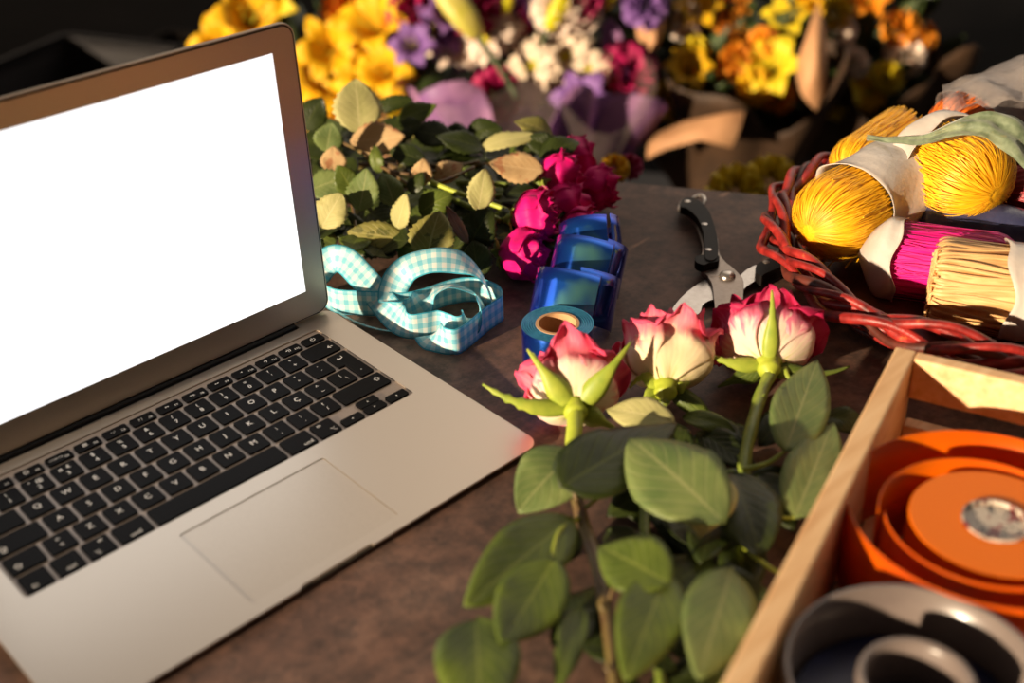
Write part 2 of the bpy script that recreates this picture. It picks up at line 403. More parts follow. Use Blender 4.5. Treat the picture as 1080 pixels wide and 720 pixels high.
# thumb notch in the front edge
fo = []
for (x, y) in out: fo.append((x, y))
i0 = [i for i, p in enumerate(out) if abs(p[1]) < 1e-6 and p[0] < 160][-1]
nt_ = [(136, 0), (138.5, 1.9), (186.5, 1.9), (189, 0)]
fo = out[:i0+1]+nt_+out[i0+1:]
well = rrect(23.5, 98, 301.5, 208.5, 2.5, 3); padr = rrect(110.5, 9.5, 214.5, 84.5, 2, 3)
slot = rrect(20, 218.2, 293, 226, .8, 2)
d = local_mb(); d.prism(fo, -1.6, 0, holes=(well, padr, slot)); d.build('deck', M['alu'], lap, smooth=False, bevel=.35)
d = local_mb()
lo = out; n = len(lo)
def inset(k): return [(162.5+(x-162.5)*(1-k/162.5), 113.5+(y-113.5)*(1-k/113.5)) for x, y in lo]
rows = []
for k, zf in ((.2, 0.0), (2.5, .55), (8, .9), (18, 1.0), (110, 1.0)):
    rows.append([V((x, y, -1.5-(2.2+11.5*max(0, y)/227)*zf)) for x, y in inset(k)])
d.grid(rows, closed_u=True); d.build('underside', M['alu'], lap)
for x, y in ((30, 25), (295, 25), (30, 200), (295, 200)):
    zz = -3.7-11.5*y/227; g = local_mb(); g.lathe([(0, zz+.4), (7, zz+.4), (7, zz-1), (5, zz-1.3), (0, zz-1.3)], 20, (x, y, 0)); g.build('foot', M['rubber'], lap)
g = local_mb(); g.prism(rrect(23, 97.5, 302, 209, 2.5, 3), -1.9, -1.0); g.build('key_tray', M['keywell'], lap, smooth=False)
g = local_mb(); g.prism(rrect(110.7, 9.7, 214.3, 84.3, 2, 3), -1.4, -.5); g.build('trackpad', M['pad'], lap, smooth=False, bevel=.2)
g = local_mb(); g.prism([(20.5, 218.5), (292.5, 218.5), (292.5, 225.8), (20.5, 225.8)], -4, -1.2)
g.tube([(21, 223.4, -.6), (292, 223.4, -.6)], 2.3, 16); g.build('hinge', M['rubber'], lap, auto=40)
PK, VP, YC = 19.0, 18.98, 107.5
def kx(c): return 162.5-14.5*PK/2+c*PK
def text_mesh(txt, size):
    cu = bpy.data.curves.new('t', 'FONT'); cu.body = txt; cu.size = size; cu.align_x = 'CENTER'; cu.align_y = 'CENTER'; cu.resolution_u = 3
    ob = bpy.data.objects.new('t', cu); COL.objects.link(ob)
    dg = bpy.context.evaluated_depsgraph_get(); me = ob.evaluated_get(dg).to_mesh()
    vs = [v.co.copy() for v in me.vertices]; fs = [tuple(p.vertices) for p in me.polygons]
    ob.evaluated_get(dg).to_mesh_clear(); bpy.data.objects.remove(ob); bpy.data.curves.remove(cu)
    return vs, fs
def legend(mb, txt, x, y, size, z=.52):
    vs, fs = text_mesh(txt, size); mb.add([V((v.x*1.0+x, v.y+y, z)) for v in vs], fs)
def key(x0, y0, x1, y1, legs, poly=None):
    k = local_mb(); k.prism(poly or rrect(x0, y0, x1, y1, 1.3, 4), -1.2, .45)
    ko = k.build('key', M['key'], lap, smooth=False, bevel=.3)
    if legs:
        l = local_mb()
        for t, x, y, s in legs: legend(l, t, x, y, s)
        l.build('legend', M['legend'], ko, smooth=False)
KH = 16.0; G = 1.45
def rowkey(row, c0, w, legs, y0=None, y1=None):
    yc = YC+(5-row)*VP; xa = kx(c0)+G; xb = kx(c0+w)-G; ya = yc-8 if y0 is None else y0; yb = yc+8 if y1 is None else y1
    xm = (xa+xb)/2; key(xa, ya, xb, yb, [(t, xm+dx, yc+dy, s) for t, dx, dy, s in legs])
num = [('|', '\\'), ('!', '1'), ('"  @', '2'), ('#  €', '3'), ('$', '4'), ('%', '5'), ('&', '6'), ('/', '7'), ('(', '8'), (')', '9'), ('=', '0'), ('?', "'"), ('*', '+')]
for i, (a, bb) in enumerate(num): rowkey(1, i, 1, [(a, 0, 3.2, 4.6), (bb, 0, -2.8, 5)])
rowkey(1, 13, 1.5, [('←', 8, -1, 6)])
rowkey(2, 0, 1.5, [('→', -8, -3, 6)])
for i, ch in enumerate('QWERTYUIOP'): rowkey(2, 1.5+i, 1, [(ch, 0, .3, 6)])
rowkey(2, 11.5, 1, [('ª', 0, 3, 4.6), ('º', 0, -2.5, 4.6)]); rowkey(2, 12.5, 1, [('`', 0, 2, 5), ('´', 0, -3.5, 5)])
yt = YC+3*VP+8; yb = YC+2*VP-8
key(0, 0, 0, 0, [('↵', kx(14)-1, YC+3*VP+1, 6.5), ('°', kx(14.1), YC+2*VP-2, 4)],
    poly=[(kx(13.5)+G, yt-1), (kx(13.5)+G+1, yt), (kx(14.5)-G-1, yt), (kx(14.5)-G, yt-1), (kx(14.5)-G, yb+1), (kx(14.5)-G-1, yb), (kx(13.75)+G+1, yb), (kx(13.75)+G, yb+1), (kx(13.75)+G, YC+3*VP-8), (kx(13.5)+G, YC+3*VP-8)])
rowkey(3, 0, 1.75, [('⇪', -10, -3, 6)])
for i, ch in enumerate('ASDFGHJKLÇ'): rowkey(3, 1.75+i, 1, [(ch, 0, .3, 6)])
rowkey(3, 11.75, 1, [('^', 0, 3, 5), ('~', 0, -3.5, 5)]); rowkey(3, 12.75, 1, [('|', 0, 3, 4.4), ('\\', 2.5, -2.5, 4.4)])
rowkey(4, 0, 1.25, [('⇧', -5, -3, 6)]); rowkey(4, 1.25, 1, [('>', 0, 3, 4.6), ('<', 0, -2.8, 4.6)])
for i, ch in enumerate('ZXCVBNM'): rowkey(4, 2.25+i, 1, [(ch, 0, .3, 6)])
for i, (a, bb) in enumerate(((';', ','), (':', '.'), ('?', '/'))): rowkey(4, 9.25+i, 1, [(a, 0, 3, 4.8), (bb, 0, -2.8, 4.8)])
rowkey(4, 12.25, 2.25, [('⇧', 14, 1, 6)])
rowkey(5, 0, 1, [('fn', -2.5, -4.5, 4.2)]); rowkey(5, 1, 1, [('ctrl', 0, -4.5, 4.2)]); rowkey(5, 2, 1, [('alt', 3, 4.5, 3.4), ('⌥', -2.5, -4.5, 4.2)])
rowkey(5, 3, 1.25, [('cmd', 0, -4.8, 4.2)]); rowkey(5, 4.25, 5, []); rowkey(5, 9.25, 1.25, [('cmd', 4.5, -4.8, 4.2)]); rowkey(5, 10.5, 1, [('alt', -2.5, 4.5, 3.4), ('⌥', 3.5, -4.5, 4.2)])
rowkey(5, 11.5, 1, [('◂', 0, -4.2, 4.5)], None, YC-.4)
rowkey(5, 12.5, 1, [('▴', 0, 4, 4.5)], YC+.3, None); rowkey(5, 12.5, 1, [('▾', 0, -4, 4.5)], None, YC-.3)
rowkey(5, 13.5, 1, [('▸', 0, -4.2, 4.5)], None, YC-.4)
fw = 14.5/14; icons = ['', '☼', '☀', '▭▭', '▦', '·.·', ':·:', '◂◂', '▸ıı', '▸▸', '◂', '◂)', '◂))', '⏻']
yf = YC+4*VP+8+2.8
for i in range(14):
    xa = kx(i*fw)+G; xb = kx((i+1)*fw)-G; xm = (xa+xb)/2
    lg = [('esc', -1+xm, yf+3, 3.6)] if i == 0 else ([('⏻', xm, yf+4.2, 4.6)] if i == 13 else [(icons[i], xm-1.8, yf+4.8, 4.2), ('F%d' % i, xm+4.6, yf+2.6, 2.7)])
    key(xa, yf, xb, yf+8.7, lg)
# lid: local frame hinged at y=223.3
HY, HZ, LA = 223.3, 2.466, 1.50881
lidm = Matrix(((1, 0, 0, 0), (0, cos(LA), -sin(LA), HY), (0, sin(LA), cos(LA), HZ), (0, 0, 0, 1)))   # x, up-lid, outward thickness
# local lid coords: (x, s, n): n>0 points behind? compute: column3 = (0,-sin,cos) points toward the viewer side
def lidmb(): return local_mb()
g = lidmb(); g.prism(rrect(0, -1.5, 325, 217.9, 10), -4.2, -.7); g.xf(lidm); g.build('lid_shell', M['alu'], lap, smooth=False, bevel=.9)
g = lidmb(); g.prism(rrect(1.1, -.6, 323.9, 216.9, 9.2), -.75, -.15); g.xf(lidm); g.build('lid_gasket', M['rubber'], lap, smooth=False)
sx0, sx1, sy0, sy1 = 19.3, 305.7, 21.2, 200.2
g = lidmb(); g.prism(rrect(2.1, .3, 322.9, 215.9, 8.4), -.5, 0.05, holes=([(sx0, sy0), (sx1, sy0), (sx1, sy1), (sx0, sy1)],)); g.xf(lidm); g.build('bezel', M['alu'], lap, smooth=False)
g = lidmb(); g.prism([(sx0-.3, sy0-.3), (sx1+.3, sy0-.3), (sx1+.3, sy1+.3), (sx0-.3, sy1+.3)], -.6, -.1); g.xf(lidm); g.build('screen', M['screen'], lap, smooth=False)

# ------------------------------------------------------------------ leaves and roses
def leaf(parent, base, tip, width, normal=None, mat='green', curl=4, fold=.18, serr=.0, shape=.85, bend=None, seed=None, name='leaf', wave=1.2):
    rnd = random.Random(seed if seed is not None else random.random())
    base = V(base); tip = V(tip); ax = tip-base; L = ax.length; axn = ax/L
    nrm = V(normal) if normal is not None else TOCAM+V((0, 0, .4))
    nrm = (nrm-axn*nrm.dot(axn)).normalized(); side = axn.cross(nrm)
    nu, nv = 8, 18; rows = []; uv = []
    ph = rnd.uniform(0, 6)
    for j in range(nv+1):
        v = j/nv
        w = width/2*(sin(pi*v**shape)**.75 if 0 < v < 1 else 0)*(1-.12*v)
        w = max(w, width*.012)
        row = []
        for i in range(nu+1):
            u = i/nu*2-1
            ww = w
            if abs(u) > .99 and serr: ww = w*(1+(serr if j % 2 else -serr))
            off = curl*(4*(v-.5)**2-1)*-1 + abs(u)*fold*w + wave*sin(v*7+ph+u*2)*abs(u) - .10*w*u*u*(2 if v > .5 else 1)
            row.append(base+axn*(L*v)+side*(u*ww)+nrm*off); uv.append((i/nu, v))
        rows.append(row)
    mb = MB(); mb.grid(rows, uv)
    return mb.build(name, M[mat], parent, solid=.45)
def petal(mb, F, ang0, half, R, H, flare, point, rnd, r0=4, close=.18, nu=18, nv=16, v0=0.0):
    rows = []; uv = []; seedo = rnd.uniform(0, 50); p1, p2 = rnd.uniform(0, 6), rnd.uniform(0, 6)
    for j in range(nv+1):
        v = v0+(1-v0)*j/nv; row = []
        w = min(1, .45+1.3*v)
        if v > .78: w *= 1-.5*((v-.78)/.22)**2
        for i in range(nu+1):
            u = i/nu*2-1; a = ang0+half*u*w
            r = r0+(R-r0)*sin(min(v/.6, 1)*pi/2)**.9
            r *= 1-close*max(0, v-.55)/.45
            tipf = max(0, (v-.72)/.28)
            r += flare*tipf**1.6*(1-.35*u*u)+u*.05*R+.045*R*sin(3*u+p1+3*v)+.04*R*sin(6*u+p2)*v
            jag = max(0, 1-abs(u)*3.2)+.55*max(0, 1-abs(abs(u)-.55+.1*sin(p1))*4.5)
            z = H*v*(1-.05*abs(u))+point*tipf*jag - flare*.5*tipf**2.5*(.6+.4*u*u) - H*.10*u*u*tipf + .8*sin(9*u+p1)*tipf
            nq = noise.noise(V((r*cos(a)*.11, r*sin(a)*.11, z*.09+seedo)))
            r += nq*(.6+2.4*v)*R/28; z += 1.8*v*v*noise.noise(V((r*cos(a)*.2, z*.1, r*sin(a)*.2+seedo)))*R/28
            row.append(F @ V((r*cos(a), r*sin(a), z))); uv.append((i/nu, v))
        rows.append(row)
    mb.grid(rows, uv)
def rose_head(parent, F, R=26, H=42, mat='bicolor', seed=1, flare=8, point=6, nl=(5, 5, 5, 4, 3)):
    rnd = random.Random(seed); mb = MB()
    a = rnd.uniform(0, 6)
    for k, n in enumerate(nl):
        f = [1, .9, .72, .48, .24][k]; hh = H*[.86, 1, 1.02, 1.0, .97][k]
        for i in range(n):
            petal(mb, F, a+2*pi*i/n+rnd.uniform(-.12, .12), (1.25*2*pi/n)/1.6, R*f*rnd.uniform(.95, 1.05), hh*rnd.uniform(.94, 1.05), flare*[1, .6, .35, .2, 0][k]*rnd.uniform(.7, 1.3), point*rnd.uniform(.5, 1.3)*[1, .9, .5, .3, .1][k], rnd, r0=3.5*f+1, close=[.12, .22, .3, .3, .3][k])
        a += .63
    return mb.build('petals', M[mat], parent, solid=.5)
def hip(parent, F, r=7.5, mat='stemy', name='calyx'):
    mb = MB(); mb.lathe([(0, -8), (r*.45, -8), (r*.55, -6), (r*.95, -3.5), (r*1.05, -1), (r*.95, 1.5), (r*1.25, 4), (r*1.1, 5), (0, 5)], 20); mb.xf(F)
    return mb.build(name, M[mat], parent)
def sepal(parent, p0, tip, bow, w=9, mat='sepal', nrm=None, lobes=0):
    p0 = V(p0); tip = V(tip); mid = (p0+tip)/2+V(bow); nv = 20; rows = []; nrm = V(nrm) if nrm is not None else TOCAM
    for j in range(nv+1):
        v = j/nv; c = p0*(1-v)**2+mid*2*v*(1-v)+tip*v*v; t = ((mid-p0)*(1-v)+(tip-mid)*v).normalized()
        s = t.cross(nrm).normalized(); n2 = s.cross(t)
        ww = w/2*(.75+.6*sin(pi*min(1, v*1.6)))*(1-v)**.9+.35
        if lobes and v > .35: ww += lobes*max(0, sin(v*38))**2*(1-v*.6)
        rows.append([c+s*(u*ww)+n2*(-abs(u)**2*ww*.35) for u in (-1, -.5, 0, .5, 1)])
    mb = MB(); mb.grid(rows); return mb.build('sepal', M[mat], parent, solid=1.1)
def stem(parent, pts, r0, r1, mat='stem', thorns=0, name='stem', seed=3):
    pth = catmull(pts, 6); mb = MB(); mb.tube(pth, lambda t: r0+(r1-r0)*t+.25*sin(t*40), 10)
    rnd = random.Random(seed)
    for k in range(thorns):
        i = rnd.randrange(2, len(pth)-2); d = V((rnd.uniform(-1, 1), rnd.uniform(-1, 1), rnd.uniform(0, 1))).normalized()
        mb.tube([pth[i], pth[i]+d*(r0+3), pth[i]+d*(r0+4.5)+V((0, 0, -1))], lambda t: 1.6*(1-t)+.1, 6)
    return mb.build(name, M[mat], parent)
HF = V((.684, .729, 0)); HR = V((.7162, -.698, 0)); ZZ = V((0, 0, 1))

# three cut roses in front of the crate
def cut_rose(cal, axis, R, H, mat, seed, flare, point, label, seps, stempts, sr=3.4, stmat='stem'):
    cp = V(cal); t = thing('cut_rose', (cp.x, cp.y, 0), label, 'rose')
    F = frame(cp, axis); rose_head(t, frame(cp+V(axis).normalized()*3, axis), R, H, mat, seed, flare, point)
    hip(t, F)
    for tip, bow, w, lb, mt in seps:
        d = (V(tip)-cp); dd = d-V(axis).normalized()*d.dot(V(axis).normalized())
        sepal(t, cp+dd.normalized()*6+V(axis).normalized()*2, tip, bow, w, mt, lobes=lb)
    stem(t, stempts, sr, sr*.95, stmat, 3, seed=seed)
    return t
c1 = at(607, 434, 31); D1 = depth(c1)
ra = cut_rose(c1, HF+ZZ*.06-HR*.03, 28, 39, 'bicolor', 11, 12, 8,
    'pink and cream rose nearest the laptop corner, back of bloom and splayed sepals showing',
    [(atd(556, 368, D1+3), TOCAM*12, 14, 0, 'sepal'), (atd(666, 360, D1+3), TOCAM*14, 13, 0, 'sepal'), (atd(509, 405, D1-4), TOCAM*10+DD*10, 10, 2.6, 'sepal'),
     (atd(650, 452, D1+2), TOCAM*8, 12, 0, 'sepal'), (atd(562, 372, D1+6), TOCAM*2+DD*2, 6, 0, 'sepal')],
    [c1-(HF+ZZ*.3)*6, at(604, 462, 22), at(604, 500, 22), at(612, 540, 24), at(628, 590, 24), at(640, 650, 24), at(652, 740, 24)], 3.9, 'stemb')
MB().tube(catmull([c1-HF*4, at(606, 452, 30), at(604, 470, 26), at(604, 492, 23)], 5), lambda t: 5.4-.9*t, 12).build('neck', M['stemy'], ra)
c2 = at(702, 412, 26); D2 = depth(c2)
rb = cut_rose(c2, HF*.9+ZZ*.4+HR*.12, 30, 47, 'bicolor2', 23, 10, 8,
    'cream rose with pink-rimmed petals, middle of the three roses by the shears',
    [(atd(664, 409, D2+2), TOCAM*8+UP*14, 8, 1.2, 'sepal'), (atd(772, 462, D2+4), TOCAM*10+RR*2, 12, 0, 'green'), (atd(672, 432, D2-2), TOCAM*7, 9, 0, 'sepal'), (atd(728, 402, D2+4), TOCAM*9, 8, 0, 'sepal')],
    [c2-(HF+ZZ*.4)*6, at(692, 440, 16), at(684, 500, 14), at(680, 560, 12), at(690, 640, 10), at(700, 740, 10)], 3.4)
c3 = at(811, 388, 33); D3 = depth(c3)
rc = cut_rose(c3, HF*.95+ZZ*.2+HR*.08, 31, 42, 'bicolor3', 37, 14, 9,
    'rose with dark pink petals on its right, beside the basket, on a thick green stem',
    [(atd(814, 306, D3-4), TOCAM*10, 10, .6, 'sepal'), (atd(741, 371, D3+2), TOCAM*8+DD*6, 9, 1.0, 'sepal'), (atd(896, 386, D3+6), TOCAM*4+DD*10, 9, 0, 'green'), (atd(836, 402, D3-2), TOCAM*4, 9, 0, 'sepal'), (atd(757, 408, D3+8), TOCAM*3, 14, 0, 'green')],
    [c3-(HF+ZZ*.4)*5, at(803, 415, 29), at(793, 450, 26), at(785, 490, 20), at(780, 560, 9), at(770, 640, 6), at(765, 740, 6)], 4.2)

def LF(parent, b, t, w, mat='green', zb=25, zt=25, nrm=None, **k):
    leaf(parent, at(b[0], b[1], zb), at(t[0], t[1], zt), w, nrm, mat, **k)
nU = ZZ*1.0+TOCAM*.8
LF(ra, (592, 514), (714, 446), 46, 'dgreen', 44, 40, nU+HR*-.2, curl=3, seed=1, fold=.1, shape=.62)
LF(ra, (606, 478), (546, 540), 42, 'green2', 36, 22, nU, curl=5, seed=2)
LF(ra, (604, 546), (490, 640), 40, 'green', 32, 34, nU+HR*.2, seed=3, curl=2)
LF(ra, (586, 588), (528, 678), 38, 'olive2' if 'olive2' in M else 'green', 40, 36, nU, seed=4, curl=-3)
LF(ra, (502, 652), (508, 770), 44, 'green', 30, 30, nU, seed=5)
LF(ra, (612, 560), (560, 604), 24, 'dgreen', 14, 8, nU, seed=6)
LF(ra, (706, 616), (632, 576), 38, 'green', 42, 40, nU, seed=7, curl=2)
LF(ra, (704, 604), (660, 718), 36, 'green', 38, 34, nU, seed=8, curl=3)
LF(ra, (612, 640), (588, 730), 16, 'green', 24, 24, nU, seed=9)
LF(ra, (640, 560), (690, 600), 22, 'dgreen', 12, 12, nU, seed=10)
LF(rb, (764, 552), (664, 462), 56, 'green2', 42, 52, nU, seed=11, curl=3, fold=.08, shape=.95)
LF(rb, (752, 500), (738, 566), 34, 'pale', 34, 28, nU, seed=12, curl=5)
LF(rb, (712, 448), (640, 432), 26, 'pale', 36, 34, nU, seed=13)
LF(rb, (772, 600), (736, 716), 38, 'green2', 36, 34, nU, seed=14, curl=3, fold=.1)
LF(rb, (692, 640), (640, 706), 30, 'dgreen', 10, 10, nU, seed=15)
LF(rb, (705, 505), (640, 545), 26, 'dgreen', 16, 10, nU, seed=16)
LF(rb, (690, 520), (735, 590), 28, 'dgreen', 10, 8, nU, seed=17)
LF(rb, (735, 455), (800, 500), 24, 'dgreen', 20, 12, nU, seed=18)
LF(rb, (720, 440), (775, 455), 16, 'green', 26, 20, nU, seed=19)
LF(rc, (828, 476), (862, 380), 37, 'green2', 34, 46, nU, seed=21, curl=2, shape=.8)
LF(rc, (838, 547), (878, 446), 36, 'green2', 26, 34, nU, seed=22, curl=2, shape=.8)
LF(rc, (868, 440), (915, 452), 20, 'dgreen', 14, 10, nU, seed=23)
LF(rc, (772, 498), (802, 588), 44, 'dgreen', 28, 22, nU, seed=24, shape=.95)
LF(rc, (800, 500), (838, 560), 26, 'dgreen', 18, 10, nU, seed=25)
LF(rc, (790, 560), (770, 650), 28, 'dgreen', 10, 8, nU, seed=26)
LF(rc, (800, 470), (835, 430), 22, 'dgreen', 14, 18, nU, seed=27)
LF(rc, (782, 480), (745, 440), 22, 'dgreen', 12, 14, nU, seed=28)
def twig(parent, pts, r=1.2, mat='stem'): MB().tube(catmull([at(*p) for p in pts], 5), lambda t: r*(1-.4*t), 7).build('leaf_stalk', M[mat], parent)
twig(ra, [(612, 540, 25), (606, 520, 36), (604, 506, 38)], 1.6, 'stemb'); twig(ra, [(614, 545, 25), (590, 560, 34), (582, 590, 38)], 1.6, 'stemy')
twig(ra, [(640, 640, 25), (655, 610, 36), (700, 608, 41)], 1.3, 'stemb'); twig(ra, [(612, 540, 25), (660, 500, 34), (706, 453, 40)], 1.3)
twig(rb, [(684, 500, 16), (720, 530, 34), (760, 547, 42)], 1.4); twig(rb, [(690, 640, 12), (745, 620, 30), (772, 600, 36)], 1.5, 'stemy')
twig(rb, [(690, 500, 16), (700, 480, 26), (712, 449, 36)], 1.3, 'stemb')
twig(rc, [(783, 495, 24), (810, 488, 28), (830, 474, 34)], 1.8); twig(rc, [(783, 500, 22), (810, 540, 24), (838, 546, 26)], 1.4, 'stemy'); twig(rc, [(778, 570, 14), (800, 590, 20), (830, 610, 20)], 1.6, 'stemy')
twig(rc, [(785, 490, 22), (770, 470, 14), (745, 442, 14)], 1.3)

rnd = random.Random(5)
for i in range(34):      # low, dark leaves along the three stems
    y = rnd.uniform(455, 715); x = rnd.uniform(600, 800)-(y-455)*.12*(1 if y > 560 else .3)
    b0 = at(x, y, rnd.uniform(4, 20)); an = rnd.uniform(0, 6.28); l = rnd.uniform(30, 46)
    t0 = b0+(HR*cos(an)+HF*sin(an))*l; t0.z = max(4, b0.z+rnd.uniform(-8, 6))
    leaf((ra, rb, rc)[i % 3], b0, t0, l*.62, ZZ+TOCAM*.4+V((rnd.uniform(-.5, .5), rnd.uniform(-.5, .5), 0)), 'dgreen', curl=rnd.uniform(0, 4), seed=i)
# magenta roses lying behind the ribbons
PINK = [  # px, py, z, axis (right, forward, up), size, label
    (528, 266, 18, (.9, -.3, .05), 20.5, 'magenta rose bloom at the front of the bunch, nearest the blue foil'),
    (540, 231, 34, (.95, -.1, .15), 21.5, 'large magenta rose bloom tilted right, above the front one'),
    (576, 222, 24, (.8, .35, .0), 20, 'magenta rose bloom just behind the large tilted one'),
    (570, 193, 36, (.8, .25, .15), 20.5, 'magenta rose bloom in the middle of the bunch'),
    (590, 174, 30, (.7, .55, .05), 19.5, 'rearmost magenta rose bloom, topmost in the bunch'),
    (610, 202, 20, (.9, .1, .1), 19.5, 'dark shaded magenta rose bloom at the right end of the bunch'),
    (592, 242, 15, (.9, .0, .0), 18, 'low magenta rose bloom lying on the table beside the foil loops')]
pk = []
for i, (px, py, z, ax, s, lb) in enumerate(PINK):
    A = HR*ax[0]+HF*ax[1]+ZZ*ax[2]; A.normalize(); cp = at(px, py, z+3)
    t = thing('magenta_rose', (cp.x, cp.y, 0), lb, 'rose'); pk.append(t)
    rose_head(t, frame(cp, A), s, s*1.75, 'pink', 50+i, 4, 3, (5, 5, 4, 4, 3)); hip(t, frame(cp, A), 5, 'stem')
    side = A.cross(ZZ).normalized(); u2 = side.cross(A)
    for k in range(5):
        a = 2*pi*k/5+i; dr = side*cos(a)+u2*sin(a)
        sepal(t, cp+dr*4, cp+dr*15+A*random.Random(i*9+k).uniform(-4, 16), dr*5-A*2, 7, 'stem' if k % 2 else 'sepal', nrm=dr)
    e = at(352+i*6, 150+i*14 if i % 2 else 190-i*4, 12+3*i)
    q1 = cp-A*10; stem(t, [q1, q1*.66+e*.34+ZZ*(2), q1*.33+e*.67, e], 2.4, 3, 'stem' if i % 2 else 'stemb', 3, seed=i)
PL = [ # cx, cy, w, h (px), material, z, angle deg of long axis in the image, long px
    (377, 112, 46, 58, 'pale', 62, 95), (398, 146, 34, 58, 'peach', 58, 5), (347, 145, 28, 32, 'green2', 60, 80), (352, 168, 24, 28, 'peach', 48, 90),
    (383, 200, 32, 46, 'green2', 44, 80), (350, 222, 34, 42, 'pale', 40, 60), (345, 194, 32, 42, 'green2', 44, 20), (423, 223, 24, 38, 'pale', 38, 75),
    (473, 182, 22, 34, 'peach', 44, 30), (508, 200, 26, 46, 'pale', 44, 80), (545, 176, 32, 58, 'peach', 50, 172), (538, 150, 22, 62, 'pale', 52, 12),
    (563, 136, 24, 44, 'olive', 54, 160), (457, 249, 44, 54, 'olive', 30, 75), (397, 249, 28, 62, 'olive', 26, 172), (482, 237, 12, 46, 'dry', 36, 120),
    (440, 193, 18, 26, 'dgreen', 44, 60), (507, 240, 38, 46, 'dgreen', 26, 60), (503, 274, 32, 42, 'dgreen', 8, 100), (420, 135, 34, 50, 'dgreen', 50, 10),
    (330, 120, 30, 40, 'dgreen', 50, 60), (455, 140, 30, 44, 'dgreen', 44, 170), (590, 158, 24, 46, 'dgreen', 46, 20), (510, 140, 26, 42, 'dgreen', 40, 10),
    (370, 238, 24, 36, 'dgreen', 20, 120), (330, 260, 24, 36, 'dgreen', 16, 80), (415, 110, 16, 44, 'dgreen', 56, 15), (398, 168, 14, 30, 'green', 46, 100),
    (440, 118, 24, 44, 'green', 58, 20), (485, 150, 26, 52, 'dgreen', 52, 165), (460, 215, 30, 40, 'green', 40, 30), (365, 190, 24, 36, 'green', 50, 120), (430, 165, 24, 40, 'dgreen', 48, 160), (410, 200, 26, 38, 'green2', 38, 110), (480, 262, 30, 46, 'dgreen', 14, 30), (570, 152, 22, 40, 'dgreen', 50, 160), (445, 182, 20, 30, 'peach', 48, 80)]
for i, (cx, cy, w, l, mt, z, an) in enumerate(PL):
    a = radians(an); dx, dy = cos(a)*l/2, -sin(a)*l/2; rnd = random.Random(i*3+1)
    b0 = at(cx-dx, cy-dy, z); dist = depth(b0)
    b0 = atd(cx-dx, cy-dy, dist+rnd.uniform(-6, 6)); t0 = atd(cx+dx, cy+dy, dist+rnd.uniform(-12, 4))
    leaf(pk[i % 7], b0, t0, w*1.2*dist/FPX, TOCAM+ZZ*.5+V((rnd.uniform(-.35, .35), rnd.uniform(-.35, .35), 0)), mt, curl=rnd.uniform(-2, 5), serr=.06, seed=i, fold=.15, shape=.9)
for k, pts in enumerate(([(395, 172, 52), (412, 180, 54), (440, 184, 52), (470, 178, 52), (505, 170, 50)], [(455, 192, 50), (485, 204, 46), (515, 214, 42), (536, 222, 38)], [(360, 150, 56), (385, 162, 54), (412, 182, 52), (440, 200, 48)], [(370, 205, 40), (374, 232, 36), (378, 250, 30)], [(440, 182, 52), (462, 192, 50), (500, 176, 50)])):
    MB().tube(catmull([at(*p) for p in pts], 5), 1.5 if k != 1 else 2.2, 7).build('leaf_stalk', M['stemb' if k != 1 else 'stemy'], pk[k])
rnd = random.Random(99)
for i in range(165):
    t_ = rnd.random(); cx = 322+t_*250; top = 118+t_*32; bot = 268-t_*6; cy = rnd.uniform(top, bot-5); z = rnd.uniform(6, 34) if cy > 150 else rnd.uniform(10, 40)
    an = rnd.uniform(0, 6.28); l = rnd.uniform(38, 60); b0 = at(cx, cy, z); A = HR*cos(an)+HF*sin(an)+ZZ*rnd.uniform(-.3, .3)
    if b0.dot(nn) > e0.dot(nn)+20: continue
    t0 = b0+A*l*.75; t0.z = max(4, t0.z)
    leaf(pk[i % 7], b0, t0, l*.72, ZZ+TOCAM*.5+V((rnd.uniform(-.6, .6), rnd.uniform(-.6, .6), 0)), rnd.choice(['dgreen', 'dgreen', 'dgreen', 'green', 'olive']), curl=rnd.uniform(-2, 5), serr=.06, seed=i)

# ------------------------------------------------------------------ ribbons
def strip(mb, pts, hints, width, n=8, period=None, nu=6, bowl=0, minz=None):
    c = catmull(pts, n); h = catmull(hints, n); s = 0; rows = []; uv = []
    prevw = None
    for i, p in enumerate(c):
        t = (c[min(i+1, len(c)-1)]-c[max(i-1, 0)]).normalized()
        w = h[i]-t*h[i].dot(t); w.normalize()
        nn_ = t.cross(w)
        if i: s += (p-c[i-1]).length
        row = [p+w*(width*(k/nu-.5))+nn_*(bowl*(1-(2*k/nu-1)**2)) for k in range(nu+1)]
        if minz is not None:
            lo = min(q.z for q in row)
            if lo < minz: row = [q+V((0, 0, minz-lo)) for q in row]
        rows.append(row); uv += [(k/nu, s/(period or width)) for k in range(nu+1)]
    mb.grid(rows, uv)
Z = ZZ; GR = []
def g(px, py, z, h=None): GR.append((at(px, py, z), h or Z))
W = 22
# tail, front strand, right corner, back band, band beside the lid
g(450, 354, 5, FF+Z*.25); g(462, 358, 8, FF*.6+Z*.8); g(473, 360, 11); g(484, 360, 11); g(498, 350, 11); g(512, 338, 11); g(524, 329.5, 11); g(530, 325, 11); g(530, 319, 11); g(524, 313, 11); g(508, 307, 11); g(490, 306, 11); g(470, 310, 11); g(450, 317, 11); g(428, 322, 11); g(405, 321, 11)
g(380, 320, 11); g(355, 318, 11); g(340, 310, 11)
# loop beside the lid, rising and falling
g(333, 298, 13, Z-RR*.3); g(338, 284, 22, Z*.5-RR); g(350, 273, 30, UP*1.0+RR*-.3); g(364, 275, 31, UP+RR*.4); g(378, 288, 26, UP+RR*.8); g(392, 304, 20, UP+RR*.8); g(405, 320, 15, UP+RR*.7)
